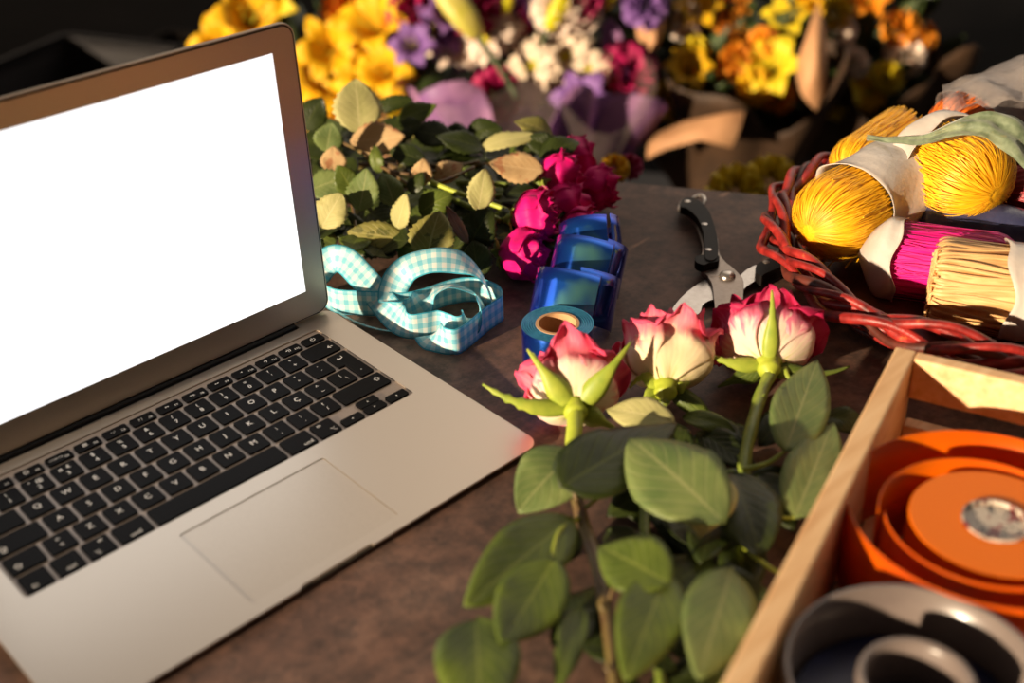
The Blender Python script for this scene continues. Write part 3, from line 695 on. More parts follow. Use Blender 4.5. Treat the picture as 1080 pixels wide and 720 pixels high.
# lower front band
g(418, 335, 12, UP+RR*.5); g(432, 344, 12, Z); g(448, 343, 12, Z); g(462, 341, 11, Z); g(476, 345, 11, Z); g(488, 343, 12, Z+TOCAM*.4)
# inner loop lifted over the back band
g(500, 336, 14, FF+UP*.5); g(507, 326, 18, FF+RR*.3); g(505, 315, 22, FF+UP*.1); g(494, 307, 26, FF+UP*.15); g(477, 302, 27, FF+UP*.2); g(462, 306, 23, FF+UP*.35); g(450, 315, 17, FF*.6+UP*.8); g(436, 325, 13, Z); g(423, 329, 13, Z+RR*-.3)
# big back loop
g(414, 316, 17, Z*.3-RR); g(415, 304, 25, -RR+UP*.2); g(421, 292, 34, -RR*.9+UP*.7); g(432, 282, 42, UP-RR*.5+FF*.4); g(448, 276, 46, UP+FF*.5); g(464, 274, 47, UP+FF*.5+RR*.1); g(482, 276, 44, UP+FF*.7+RR*.3); g(498, 283, 38, UP*.7+FF); g(509, 294, 30, FF+UP*.3); g(516, 308, 20, FF+UP*.15); g(520, 322, 12, FF*.9+Z*.3)
mb = MB(); strip(mb, [a for a, b_ in GR], [V(b_).normalized() for a, b_ in GR], W, 8, period=7.4, minz=.4)
o = mb.build('gingham_ribbon', M['gingham'], None, solid=.25)
tag(o, 'curled pale blue and white gingham ribbon standing in loops beside the laptop', 'ribbon')
# thin loose end showing by the laptop's back corner
o = MB(); strip(o, [at(348, 321, 3), at(365, 334, 3), at(385, 343, 3), at(405, 348, 3), at(425, 350, 3)], [Z*.2+FF]*5, 5, 6, period=7.4, minz=.3)
o = o.build('gingham_ribbon', M['gingham'], None, solid=.25); tag(o, 'thin flat offcut of blue gingham ribbon between the laptop edge and the loops', 'ribbon')

# blue foil ribbon: upright roll and a loosely pulled coil leaning behind it
RC = at(588, 341, 40); RC.z = 0
ft = thing('foil_ribbon_roll', RC, 'shiny blue foil ribbon roll with cardboard core, its loose coil pulled out behind', 'ribbon')
pr_ = [(15, .3), (25, .3), (25.3, 1), (25.3, 39.5), (25, 40)]
for k in range(12): pr_.append((25-k*.8, 40-(.5 if k % 2 else 0)))
pr_.append((15.2, 40)); pr_.append((15.2, .3))
mb = MB(); mb.lathe([(25.3, .3), (25.3, 40)], 64, RC); mb.build('wound_ribbon', M['foil'], ft)
mb = MB(); mb.lathe([(25.3, 40)]+[(25-k*.8, 40-(.6 if k % 2 else 0)) for k in range(12)]+[(15.5, 40), (15.5, .4), (25.3, .3)], 64, RC); mb.build('roll_side', M['foilroll'], ft, auto=30)
mb = MB(); mb.lathe([(15.4, .3), (15.4, 40.4), (13.2, 40.4), (13.2, .3)], 48, RC, closed=True); mb.build('core', M['card'], ft, auto=30)
axv = (Z*.86+HF*.42+HR*.16).normalized()
side = axv.cross(HF).normalized(); fw2 = side.cross(axv)
def coil(cs, name, wd=40):
    pts = []; hs = []
    for (c, r, a0, a1, n, tilt) in cs:
        for k in range(n):
            t = k/(n-1) if n > 1 else 0; a = radians(a0+(a1-a0)*t); cc = V(c[0])*(1-t)+V(c[1])*t; rr = r[0]*(1-t)+r[1]*t
            ax_ = (V(tilt)).normalized(); s_ = ax_.cross(HF).normalized(); f_ = s_.cross(ax_)
            pts.append(cc+(s_*cos(a)+f_*sin(a))*rr); hs.append(ax_)
    mb = MB(); strip(mb, pts, hs, wd, 5, minz=.5, nu=4); return mb.build(name, M['foil'], ft, solid=.2)
# angles: s_ = image left/right direction
A1 = at(606, 322, 24); A2 = at(622, 296, 30); A3 = at(628, 280, 33)
t1 = Z*.8+HF*.55+HR*.22; t2 = Z*.75+HF*.6+HR*.25; t3 = Z*.7+HF*.65-HR*.05
coil([((A1+HF*4, A1+HF*12), (31, 32), 250, 640, 24, t1)], 'loose_coil')
coil([((A2+HF*18, A2+HF*24), (29, 28), 250, 620, 24, t2)], 'loose_coil', 38)
coil([((A3+HF*34, A3+HF*38), (25, 24), 240, 590, 22, t3)], 'loose_coil', 36)

# ------------------------------------------------------------------ shears
sh = thing('florist_shears', tuple(at(767, 292, 0)), 'open steel shears with black riveted handles lying behind the roses', 'shears')
def plate(pxpts, z0, z1, mat, name, parent=sh, sm=True, bev=.8):
    zc = z1; P = [at(x, y, zc) for x, y in pxpts]
    P = catmull(P, 5, closed=True) if sm else P
    mb = MB(); mb.prism([(p.x, p.y) for p in P], z0, z1); return mb.build(name, mat, parent, smooth=False, bevel=bev)
# lower member: curved blade to the left, handle going right under the basket rim
plate([(771, 297), (752, 292), (735, 300), (718, 314), (706, 330), (700, 341), (712, 340), (728, 334), (738, 330), (741, 322), (748, 317), (760, 314), (775, 312), (790, 300), (803, 292), (804, 286), (800, 279), (788, 284)], 2.5, 5.0, M['bsteel'], 'blade', bev=.5)
ph = plate([(799, 278), (812, 272), (830, 263), (850, 253), (880, 240), (884, 248), (868, 260), (850, 270), (826, 280), (808, 288), (803, 291), (797, 286)], 3, 13, M['blackplastic'], 'handle', bev=2.5)
for q in ((808, 276), (835, 266)):
    p = at(q[0], q[1], 13); mb = MB(); mb.lathe([(0, 13.5), (2.2, 13.4), (2.8, 13), (2.8, 12)], 16, (p.x, p.y, 0)); mb.build('rivet', M['steel'], ph)
# upper member: broad blade toward the roses, curved handle away
plate([(750, 284), (757, 276), (766, 277), (778, 287), (784, 296), (784, 315), (783, 340), (781, 362), (776, 380), (768, 372), (758, 350), (754, 325), (751, 300), (746, 290)], 5.6, 8.4, M['steel'], 'blade', sm=True, bev=.5)
cr = plate([(717, 213), (722, 209), (732, 212), (744, 221), (752, 235), (757, 252), (759, 268), (770, 284), (750, 292), (738, 280), (741, 262), (738, 248), (732, 234), (722, 224), (715, 220)], 5.4, 8.6, M['steel'], 'tang', bev=.5)
ph = plate([(719, 211), (726, 208), (737, 211), (747, 221), (753, 236), (757, 254), (757, 269), (752, 274), (744, 272), (743, 258), (741, 242), (735, 229), (725, 220), (717, 217)], 9.0, 16, M['blackplastic'], 'handle', bev=2.2)
plate([(734, 270), (746, 268), (758, 269), (757, 275), (748, 277), (742, 279), (734, 276)], 8.0, 15, M['blackplastic'], 'bolster', bev=2)
for q in ((725, 212), (743, 236), (747, 263)):
    p = at(q[0], q[1], 16); mb = MB(); mb.lathe([(0, 16.5), (2.4, 16.4), (3, 16), (3, 15)], 16, (p.x, p.y, 0)); mb.build('rivet', M['bsteel'], ph)
mb = MB(); pp = [at(730, 210, 12), at(738, 206, 14), at(743, 210, 14), at(741, 217, 11)]; mb.tube(catmull(pp, 6), 2.0, 10); mb.build('catch', M['bsteel'], sh)
p = at(767, 291, 9); mb = MB(); mb.lathe([(0, 13), (3, 12.8), (5.5, 11.5), (6.5, 9.6), (6.5, 8)], 28, (p.x, p.y, 0)); mb.build('pivot', M['bsteel'], sh)

# ------------------------------------------------------------------ basket
BC = V((728, -128, 0)); BR = 190
bk = thing('wicker_basket', BC, 'round red wicker basket full of raffia bundles at the right edge of the table', 'basket')
mb = MB(); mb.lathe([(0, 1.5), (142, 1.5), (148, 8), (150, 16), (144, 19), (0, 20)], 64, BC); mb.build('base', M['wickerb'], bk, auto=40)
def wallr(z): return 142+(BR-142)*(z/52)**.8
NS = 36
for k in range(NS):
    a = 2*pi*k/NS; mb = MB(); mb.tube([BC+V((cos(a)*wallr(z), sin(a)*wallr(z), z)) for z in (3, 12, 24, 36, 48)], 2.4, 7); mb.build('stake', M['wicker'], bk)
def wv(zc, amp, rad, ph, rr_=0, mat='wicker', freq=NS/2, zamp=1.2, name='woven_rod'):
    pts = []
    for k in range(181):
        a = 2*pi*k/180; r = wallr(zc)+rr_+amp*cos(freq*a+ph); pts.append(BC+V((cos(a)*r, sin(a)*r, zc+zamp*sin(freq*a*.5+ph*2))))
    mb = MB(); mb.tube(pts, rad, 8, cap=False); mb.build(name, M[mat], bk)
for i in range(7): wv(7+i*5.2, 3.2, 2.6, pi*(i % 2), mat='wicker' if i % 3 else 'wickerb')
for i, (zc, r_, ph) in enumerate(((43, -2, 0), (47, 3, 2.1), (51, -3, 4.2), (51, 4, 1.0), (54, 0, 3.1), (46, 7, 5.2))):
    pts = []
    for k in range(241):
        a = 2*pi*k/240; r = BR+r_*1.3+5*cos(11*a+ph); pts.append(BC+V((cos(a)*r, sin(a)*r, zc+6.5*sin(11*a+ph)+1.5*sin(5*a+i))))
    mb = MB(); mb.tube(pts, lambda t, i=i: 3.5+.6*sin(t*60+i), 9, cap=False); mb.build('rim_rod', M['wicker'] if i != 1 else M['wickerb'], bk)

def bundle(tip, back, r, label, mat, wrapfrom=None, wrapto=1.06, wrapmat='wrap', seed=1, flat=.9, nst=230, square=False, cat='raffia', group=None, loose=0):
    """hank of raffia: strands fold over at the tip, wrapped further back"""
    tip = V(tip); back = V(back); ax = (back-tip); L = ax.length; axn = ax/L; rnd = random.Random(seed)
    lo = min(tip.z, back.z)-r
    t = thing('raffia_bundle', (tip.x, tip.y, 0), label, cat, group)
    F = frame(tip, axn); cap = r*flat
    def prof(s):   # s 0..1 along strand: pole -> shoulder -> back
        l = s*L
        if l < cap: q = l/cap; return r*math.sqrt(max(0, 1-(1-q)**2.4)), l
        return r*(1-.06*max(0, (l-cap)/L)), l
    if square:
        def prof(s):
            l = s*L; q = min(1, l/(r*.22)); return r*(1-.12*(1-q)**2), l
    core = MB(); core.lathe([(0, .8 if not square else 2)]+[(prof(s)[0]*.95, prof(s)[1]+1) for s in [0.005+(min(.95, (wrapfrom or .9)+.06))*(k/24)**1.4 for k in range(25)]]+[(0, L*min(.97, (wrapfrom or .9)+.08))], 40); core.xf(F); core.build('core', M[mat], t)
    mb = MB()
    for k in range(nst):
        a0 = 2*pi*k/nst+rnd.uniform(-.03, .03); tw = rnd.uniform(-.12, .12); rr = rnd.uniform(.97, 1.05); wd = r*2*pi/nst*rnd.uniform(.45, .85); s1 = wrapfrom+.06 if wrapfrom else 1
        rows = []; ss = [min(1, .004+s1*(j/14)**1.5) for j in range(15)]; lift = rnd.uniform(-.02, .03)*r; zo = rnd.uniform(-1, 1)
        for j, s in enumerate(ss):
            rad, l = prof(s); a = a0+tw*s*3+.05*sin(s*9+k); w = wd*min(1, rad/r+.15)
            rad = rad*rr+lift*sin(s*8+k)
            ct = V((cos(a)*rad, sin(a)*rad, l+(zo if square else 0))); tg = V((-sin(a), cos(a), 0)); nr = V((cos(a), sin(a), -.3))
            rows.append([ct-tg*w/2, ct+nr*w*.35, ct+tg*w/2])
        uv = [((k+i/2)/nst*8, j/14) for j in range(15) for i in range(3)]
        mb.grid(rows, uv)
    if square:    # folded loops on the end face
        for k in range(46):
            a = rnd.uniform(0, 2*pi); q = rnd.uniform(0, .9)*r; ct = V((cos(a)*q, sin(a)*q, 2)); d = V((rnd.uniform(-1, 1), rnd.uniform(-1, 1), 0)).normalized()*rnd.uniform(4, 9)
            mb.tube([ct-d, ct-d*.6+V((0, 0, -3)), ct+d*.6+V((0, 0, -3)), ct+d], 1.1, 5)
    for k in range(loose):
        a = rnd.uniform(0, 2*pi); s = wrapfrom*.9; rad, l = prof(s); p0 = V((cos(a)*rad, sin(a)*rad, l)); p1 = p0+V((cos(a)*3, sin(a)*3, -r*.5)); p2 = p1+V((cos(a)*2, sin(a)*2, -6))
        mb.tube(catmull([p0, p1, p2], 4), .7, 5)
    mb.xf(F); mb.build('strands', M[mat], t)
    if wrapfrom is not None:
        w = MB(); rows = []
        for j in range(21):
            s = wrapfrom+(wrapto-wrapfrom)*j/20; row = []
            for i in range(48):
                a = 2*pi*i/48; rad = prof(min(s, 1))[0]*(1.13+.03*sin(a*5+seed)+.03*sin(a*3+j*.5)+.02*noise.noise(V((cos(a)*3, sin(a)*3, s*6+seed))))
                if j == 0: rad *= 1.04
                if s > .85 and not square: rad *= max(0, 1-((s-.85)/.21)**2)
                row.append(V((cos(a)*rad, sin(a)*rad, s*L+(3.5*sin(a*2+seed)+2*sin(a*5) if j < 4 else 0)*(1-j/4 if j < 4 else 0))))
            rows.append(row)
        w.grid(rows, closed_u=True); w.xf(F); w.build('wrapper', M[wrapmat], t, solid=.5)
    return t
# front-left yellow hank
def dirv(r_, f_, u_): return (HR*r_+HF*f_+ZZ*u_).normalized()
c = at(884, 228, 62); ax = dirv(.80, .58, .10)
bundle(c-ax*34, c+ax*100, 33, 'yellow raffia hank in white paper at the left rim of the basket', 'ryellow', .36, 1.06, seed=3, flat=1.1, loose=8)
c = at(1024, 192, 82); ax = dirv(-.42, .9, .05)
bundle(c-ax*26, c+ax*60, 37, 'yellow raffia hank with its round end facing out, right of the paper-wrapped one', 'ryellow', .62, 1.06, seed=5, flat=.9, loose=6)
c = at(908, 172, 62); ax = dirv(.7, .7, .1)
bundle(c-ax*26, c+ax*70, 24, 'small yellow raffia hank peeking out behind the paper-wrapped one', 'ryellow', None, 1.06, seed=6, flat=1.1, nst=110)
c = at(926, 270, 46); ax = dirv(.93, -.3, -.03)
bundle(c+ax*100, c-ax*8, 28, 'magenta raffia hank with white wrapper on its left end, against the front rim', 'rpink', .80, 1.06, seed=7, nst=120)
c = at(983, 296, 52); ax = dirv(.94, -.30, -.02)
bundle(c, c+ax*130, 30, 'natural straw raffia hank in white sleeve at the basket front', 'rnat', .36, 1.06, seed=8, square=True, nst=46)
c = at(1010, 140, 82); ax = dirv(.85, .5, .2)
bundle(c-ax*20, c+ax*110, 30, 'orange raffia hank in clear film at the back of the basket', 'rorange', .22, 1.06, 'film', seed=9, nst=110)
c = at(1072, 208, 58); ax = dirv(.9, -.2, .0)
bundle(c-ax*14, c+ax*80, 26, 'dark red raffia hank cut by the right picture edge', 'rred', .6, 1.06, seed=10, nst=110)
# blue film roll under the yellow hanks
c = at(968, 240, 44); ax = dirv(.93, -.36, 0)
mb = MB(); mb.lathe([(0, -2), (15, -2), (24, 6), (26, 20)]+[(26+1.5*sin(k*1.9), 20+k*9) for k in range(1, 13)]+[(0, 134)], 40)
for i, p in enumerate(mb.v): mb.v[i] = V((p.x*(1+.06*noise.noise(p*.06)), p.y*(1+.06*noise.noise(p*.05+V((3, 1, 2)))), p.z))
mb.xf(frame(c, ax)); o = mb.build('film_bundle', M['bluefilm'], None); tag(o, 'bundle in dark blue film lying under the yellow raffia hanks', 'bundle')
# gauze ribbon draped over the back
GP = [(914, 145, 104), (945, 148, 110), (975, 147, 122), (1005, 136, 134), (1035, 131, 140), (1065, 142, 136), (1095, 164, 124)]
mb = MB(); rows = []
P_ = catmull([at(*q) for q in GP], 8); n_ = len(P_)
for i, p in enumerate(P_):
    t = i/(n_-1); w = 6+34*min(1, t*1.1)**2.4
    wd = (UP*.75+HF*.6+HR*.25).normalized(); rows.append([p+wd*(w*(k/8-.5))+TOCAM*(2.2*sin(k*1.3+i*.28)+1.2*sin(i*.8)) for k in range(9)])
mb.grid(rows); o = mb.build('gauze_ribbon', M['gauze'], None, solid=.3); tag(o, 'sheer green gauze ribbon draped over the raffia at the back of the basket', 'ribbon')
# clear film sheet over the top right
mb = MB(); rows = []
for j in range(9):
    row = []
    for i in range(17):
        a = at(994+i*8, 120-j*4.2+ -i*1.4, 108+i*1.2+j*1.0); row.append(a+V((0, 0, 5*noise.noise(V((i*.35, j*.35, 4)))*2+3*sin(i*.9+j*.5))))
    rows.append(row)
mb.grid(rows); o = mb.build('film_sheet', M['film'], None, solid=.3); tag(o, 'crinkled clear film sheet over the orange hank in the basket', 'film')

# ------------------------------------------------------------------ crate
H = 65; CO = V((492, -149, 0)); cu = V((-.957, -.290, 0)); cv = V((.290, -.957, 0))
CM = Matrix(((cu.x, cv.x, 0, CO.x), (cu.y, cv.y, 0, CO.y), (0, 0, 1, 0), (0, 0, 0, 1)))
ct_ = thing('wooden_crate', CO, 'pale pine crate holding ribbon rolls in the lower right corner', 'crate')
def board(x0, y0, z0, x1, y1, z1, name):
    mb = MB(); mb.box(((x0+x1)/2, (y0+y1)/2, (z0+z1)/2), (x1-x0, y1-y0, z1-z0)); mb.xf(CM); return mb.build(name, M['pine'], ct_, smooth=False, bevel=1.6)
board(0, 0, 1, 385, 13, H, 'side_board'); board(0, 300, 1, 385, 313, H, 'side_board')
board(0.5, 13.2, H-29, 11, 299.8, H, 'end_board'); board(.5, 13.2, 1, 11, 299.8, 16, 'end_board')
board(374, 13.2, H-29, 384.5, 299.8, H, 'end_board'); board(374, 13.2, 1, 384.5, 299.8, 16, 'end_board')
for k in range(5): board(11.5, 14+k*57.2, 1, 373.5, 14+k*57.2+56, 6, 'floor_board')

def roll_at(px, py, z): p = at(px, py, z); p.z = 0; return p
OC = roll_at(1050, 549, 54)
ot = thing('orange_ribbon_roll', OC+V((0, 0, 6)), 'loosely wound orange satin ribbon roll with a printed core, in the crate', 'ribbon')
ZB = 6.5
def spiral(c, r0, r1, turns, a0, z0, z1, name, mat, parent, ecc=0, sol=.5):
    N = int(90*turns); rows = []; uv = []
    for k in range(N+1):
        t = k/N; a = a0+turns*2*pi*t; r = r0+(r1-r0)*t
        q = V(c)+V((cos(a)*r, sin(a)*r, 0)); rows.append([V((q.x, q.y, z0)), V((q.x, q.y, (z0+z1)/2)), V((q.x, q.y, z1))])
    mb = MB(); mb.grid(rows); return mb.build(name, M[mat], parent, solid=sol)
OCl = OC
mb = MB(); mb.lathe([(43, ZB), (43, 53), (42.5, 53.5), (17, 53.5), (17, ZB)], 72, OC); o = mb.build('wound_ribbon', M['orangeroll'], ot, auto=30)
mb = MB(); mb.lathe([(16.8, ZB), (16.8, 55), (15.6, 55), (15, 52.8), (0, 52.8)], 40, OC); mb.build('core_sticker', M['sticker'], ot, auto=30)
# loosened turns
CL = -RR; CL = V((CL.x, CL.y, 0)).normalized()
spiral(OC+CL*6-HF*1, 50, 53, 1.0, 2.2, ZB, 56, 'loose_turn', 'orange', ot)
spiral(OC+CL*2+HF*3, 72, 72, 1.0, 2.3, ZB, 58, 'loose_turn', 'orange', ot)
WC = roll_at(968, 712, 56)
wt = thing('ribbon_spool', WC+V((0, 0, 6)), 'milky white plastic spool with navy ribbon inside, nearest the camera in the crate', 'spool')
mb = MB(); mb.lathe([(0, ZB), (52, ZB), (52, 28), (0, 28)], 72, WC); mb.build('wound_ribbon', M['navy'], wt, auto=30)
mb = MB(); mb.lathe([(53, ZB), (55.5, ZB), (57, 30), (58.5, 55), (57.5, 57), (55.5, 56.5), (54, 30)], 80, WC, closed=True); mb.build('flange', M['white_plastic'], wt)
mb = MB(); mb.lathe([(21, ZB), (25, ZB), (26, 50), (25.5, 54), (23.5, 54.5), (21.5, 52)], 60, WC, closed=True); mb.build('hub', M['white_plastic'], wt)
p = at(884, 632, 14); mb = MB(); mb.ball((p.x, p.y, 12), 5.5, 8, (1.3, 1, .9)); o = mb.build('wooden_bead', M['ora'], None); tag(o, 'small orange bead lying in the crate beside the inner side board', 'bead')

# ------------------------------------------------------------------ bouquets standing behind the table
bt = V((1560, 960, 0)); bn = MB()
bench = thing('low_bench', bt+V((0, 0, -750)), 'dark low bench behind the table carrying the wrapped bouquets', 'bench')
def bb(a, b_, z0, z1, name, sx, sy):
    p = bt+ed*a+nn*b_; Rz = Matrix.Rotation(math.atan2(ed.y, ed.x), 4, 'Z'); mb = MB(); mb.box((0, 0, (z0+z1)/2), (sx, sy, z1-z0)); mb.xf(Matrix.Translation(p) @ Rz); mb.build(name, M['bench'], bench, smooth=False, bevel=4)
bb(40, 60, -690, -660, 'bench_top', 2000, 760)
for a in (-900, 900):
    for q in (-270, 390): bb(a, q, -750, -690, 'leg', 60, 60)
def wrapcone(foot, top, r0, r1, mat, label, cat='bouquet wrap', seed=1, n=60, open_=0, amp=.12, name='bouquet_wrap', top_pts=None):
    foot = V(foot); top = V(top); F = frame(foot, top-foot); L = (top-foot).length; rows = []
    for j in range(17):
        s = j/16; row = []
        for i in range(n):
            a = 2*pi*i/n; r = r0+(r1-r0)*s**1.1
            r *= 1+amp*s*sin(a*5+seed)+amp*.6*s*sin(a*9+seed*2)+.05*noise.noise(V((cos(a)*2, sin(a)*2, s*4+seed)))
            zz = L*s*(1+.12*s*sin(a*4+seed*1.7)+.07*s*sin(a*7+seed)); row.append(F @ V((r*cos(a), r*sin(a), zz)))
        rows.append(row)
    mb = MB(); mb.grid(rows, closed_u=True); o = mb.build(name, M[mat], None, solid=1.2); tag(o, label, cat); return o
def blossom(c, axis, r, kind, mat, label, group, seed, cat='flower', name=None):
    c = V(c); rnd = random.Random(seed); F = frame(c, axis)
    t = thing(name or {'daisy': 'chrysanthemum', 'lily': 'lily_bloom', 'ball': 'carnation', 'bud': 'flower_bud'}[kind], c, label, cat, group)
    t['_w'] = list(c)
    mb = MB()
    if kind == 'daisy':
        for ring, (n, rr, up) in enumerate(((18, 1, .12), (15, .85, .3), (11, .6, .45))):
            for k in range(n):
                a = 2*pi*k/n+rnd.uniform(-.1, .1)+ring*.3; l = r*rr*rnd.uniform(.85, 1.1); w = l*.17; rows = []
                for j in range(5):
                    s = .12+.88*j/4; ww = w*sin(pi*(.15+.8*j/4)); z = l*up*sin(s*2.2)
                    d = V((cos(a), sin(a), 0)); p_ = V((-sin(a), cos(a), 0)); rows.append([d*(l*s)+p_*(-ww)+V((0, 0, z+1)), d*(l*s)+V((0, 0, z-1)), d*(l*s)+p_*ww+V((0, 0, z+1))])
                mb.grid(rows)
        mb.xf(F); mb.build('petals', M[mat], t, solid=.6)
        q = MB(); q.ball((0, 0, r*.12), r*.2, 6, (1, 1, .6)); q.xf(F); q.build('centre', M['centre'], t)
    elif kind == 'lily':
        for k in range(6):
            a = 2*pi*k/6+rnd.uniform(-.08, .08); rows = []; uv = []; wdt = r*.36*(1 if k % 2 else .85)
            for j in range(11):
                s = j/10; rad = r*(.08+.95*s**1.3); z = r*(.95*sin(min(s*1.5, pi/2))-.5*max(0, s-.6)**1.2*2); ww = wdt*sin(pi*(.08+.90*s))**.8
                d = V((cos(a), sin(a), 0)); p_ = V((-sin(a), cos(a), 0)); rows.append([d*rad+p_*(ww*u)+V((0, 0, z-abs(u)*-r*.05)) for u in (-1, -.5, 0, .5, 1)])
            mb.grid(rows)
        mb.xf(F); mb.build('petals', M[mat], t, solid=.8)
        q = MB()
        for k in range(5):
            a = 2*pi*k/5; q.tube([(0, 0, r*.1), (cos(a)*r*.15, sin(a)*r*.15, r*.6), (cos(a)*r*.25, sin(a)*r*.25, r*.95)], r*.02, 5)
        q.xf(F); q.build('stamens', M['centre'], t)
    elif kind == 'ball':
        for k in range(26):
            th = math.acos(1-1.5*(k+.5)/26); a = k*2.4; n_ = V((sin(th)*cos(a), sin(th)*sin(a), cos(th))); e1 = n_.cross(V((0, .1, 1))).normalized(); e2 = n_.cross(e1); rows = []
            for j in range(4):
                s = j/3; ww = r*.34*(.4+.6*s); rows.append([n_*(r*(.35+.65*s)*rnd.uniform(.96, 1.04))+e1*(ww*u)+e2*(r*.12*sin(u*3+k)) for u in (-1, -.5, 0, .5, 1)])
            mb.grid(rows)
        mb.xf(F); mb.build('petals', M[mat], t, solid=.8)
    else:
        mb.lathe([(0, 0), (r*.22, r*.1), (r*.34, r*.6), (r*.36, r*1.2), (r*.25, r*1.8), (0, r*2.3)], 18)
        for i, p in enumerate(mb.v):
            a = math.atan2(p.y, p.x); mb.v[i] = V((p.x*(1+.1*cos(3*a)), p.y*(1+.1*cos(3*a)), p.z))
        mb.xf(F); mb.build('bud', M[mat], t)
        q = MB(); q.tube(catmull([(0, 0, r*.1), (r*.05, 0, -r*.8), (r*.2, 0, -r*1.8)], 4), r*.08, 7); q.xf(F); q.build('stem', M['foliage'], t)
    return t
def greens(cx, cy, rx, ry, D, n, seed, label, mat='foliage', l=100):
    rnd = random.Random(seed); mb = MB()
    for k in range(n):
        a = rnd.uniform(0, 6.28); q = math.sqrt(rnd.random()); px = cx+cos(a)*rx*q; py = cy+sin(a)*ry*q; p = atd(px, py, D+rnd.uniform(15, 130))
        d = V((rnd.uniform(-1, 1), rnd.uniform(-1, 1), rnd.uniform(-.4, 1))).normalized(); s = d.cross(TOCAM).normalized(); L = l*rnd.uniform(.6, 1.2); rows = []
        for j in range(6):
            v = j/5; w = L*.2*sin(pi*(.05+.93*v)); rows.append([p+d*L*v-s*w, p+d*L*v+TOCAM*3, p+d*L*v+s*w])
        mb.grid(rows)
    o = mb.build('bouquet_foliage', M[mat], None, solid=.8); tag(o, label, 'foliage', kind='stuff')
def stand(px, py, D): p = atd(px, py, D); return p
def bouq(centre, D, r1, mat, label, seed, drop=0, amp=.12, topk=0, tilt=V((0, 0, 0)), mat2=None):
    top = atd(centre[0], centre[1], D); foot = V((top.x, top.y, -659))+tilt; return wrapcone(foot, top+ZZ*topk, 35, r1, mat, label, seed=seed, amp=amp)
# A: yellow lilies behind the lid
bouq((330, 95), 2146, 187, 'kraft2', 'peach paper wrap around the yellow lilies behind the laptop lid', 2, topk=-87)
A_ = [(262, 28, 44, 'yel'), (300, 10, 40, 'lem'), (345, 100, 50, 'yel'), (380, 72, 52, 'yel'), (405, 40, 46, 'yel'), (350, 55, 40, 'yel'), (395, 105, 46, 'yel'), (330, 80, 34, 'yel'), (415, 82, 38, 'yel'), (240, 52, 36, 'yel'), (370, 15, 34, 'ora'), (275, 45, 30, 'yel'), (430, 20, 30, 'ora'), (360, 120, 40, 'yel'), (405, 125, 30, 'lem')]
for i, (px, py, r, mt) in enumerate(A_):
    d = (TOCAM*1+HR*random.Random(i).uniform(-.7, .5)+ZZ*random.Random(i+50).uniform(-.2, .7)); kd = 'ball' if i in (10, 12, 14) else 'lily'
    col_ = {'yel': 'deep yellow', 'lem': 'lemon yellow', 'ora': 'orange yellow'}[mt]
    blossom(atd(px, py, 2088+(i % 4)*20), d, r*1.6, kd, mt, '%s %s in the bunch behind the laptop lid' % (col_, 'carnation' if kd == 'ball' else 'lily'), 'yellow flowers behind the laptop lid', i)
greens(335, 70, 105, 75, 2175, 70, 1, 'dark foliage among the yellow lilies behind the lid')
# B: purple, white and pink bouquet in film and tissue
bouq((560, 120), 2059, 190, 'tissue', 'purple tissue wrap of the white and pink bouquet behind the rose leaves', 5, topk=55, amp=.16)
wrapcone(atd(560, 120, 2045)*1+V((0, 0, -240)), atd(558, 75, 2030), 90, 225, 'sleeve', 'clear film sleeve over the purple tissue bouquet wrap', cat='film', seed=9, amp=.1, name='film_sleeve')
B_ = [(562, 72, 34, 'daisy', 'cream'), (598, 62, 34, 'daisy', 'cream'), (585, 88, 32, 'daisy', 'cream'), (620, 76, 28, 'daisy', 'cream'), (560, 92, 26, 'daisy', 'cream'), (480, 50, 30, 'daisy', 'whi'), (515, 42, 30, 'daisy', 'whi'), (532, 32, 24, 'daisy', 'whi'), (498, 55, 22, 'daisy', 'whi'), (590, 8, 30, 'ball', 'whi'), (612, 14, 24, 'ball', 'whi'),
      (437, 14, 30, 'ball', 'mag'), (500, 12, 30, 'ball', 'mag'), (525, 100, 30, 'ball', 'mag'), (545, 18, 22, 'ball', 'mag'), (616, 2, 22, 'ball', 'mag'), (660, 80, 34, 'ball', 'mag'), (455, 40, 32, 'lily', 'pur'), (440, 52, 26, 'lily', 'pur'), (470, 22, 26, 'lily', 'pur'), (640, 102, 36, 'lily', 'pur'), (618, 112, 34, 'lily', 'pur'), (680, 5, 26, 'ball', 'pur'), (560, 5, 24, 'ball', 'pur'),
      (578, 32, 26, 'bud', 'budy'), (526, 24, 16, 'bud', 'budy'), (638, 10, 18, 'bud', 'budy')]
nmB = {'cream': 'cream', 'whi': 'white', 'mag': 'magenta', 'pur': 'purple', 'budy': 'yellow-green'}; kn = {'daisy': 'chrysanthemum', 'ball': 'carnation', 'lily': 'lily bloom', 'bud': 'lily bud'}
for i, (px, py, r, kd, mt) in enumerate(B_):
    rn = random.Random(i+200); d = TOCAM+HR*rn.uniform(-.5, .5)+ZZ*rn.uniform(0, .8)
    if kd == 'bud': d = ZZ+HR*.5+HF*.2
    where = 'at the front of' if py > 60 else 'in the upper part of'
    blossom(atd(px, py, 2008+(i % 3)*20-(20 if kd == 'bud' else 0)), d, r*1.62, kd, mt, '%s %s %s the film-wrapped purple bouquet' % (nmB[mt], kn[kd], where), '%s %s %s the purple bouquet' % (nmB[mt], kn[kd], where), i+40)
t = blossom(atd(505, 40, 1960), UP*1-RR*.75, 66, 'bud', 'bud', 'long pale green lily bud leaning left above the white chrysanthemums', None, 90)
greens(560, 50, 130, 60, 2088, 90, 2, 'dark foliage behind the flowers of the purple bouquet')
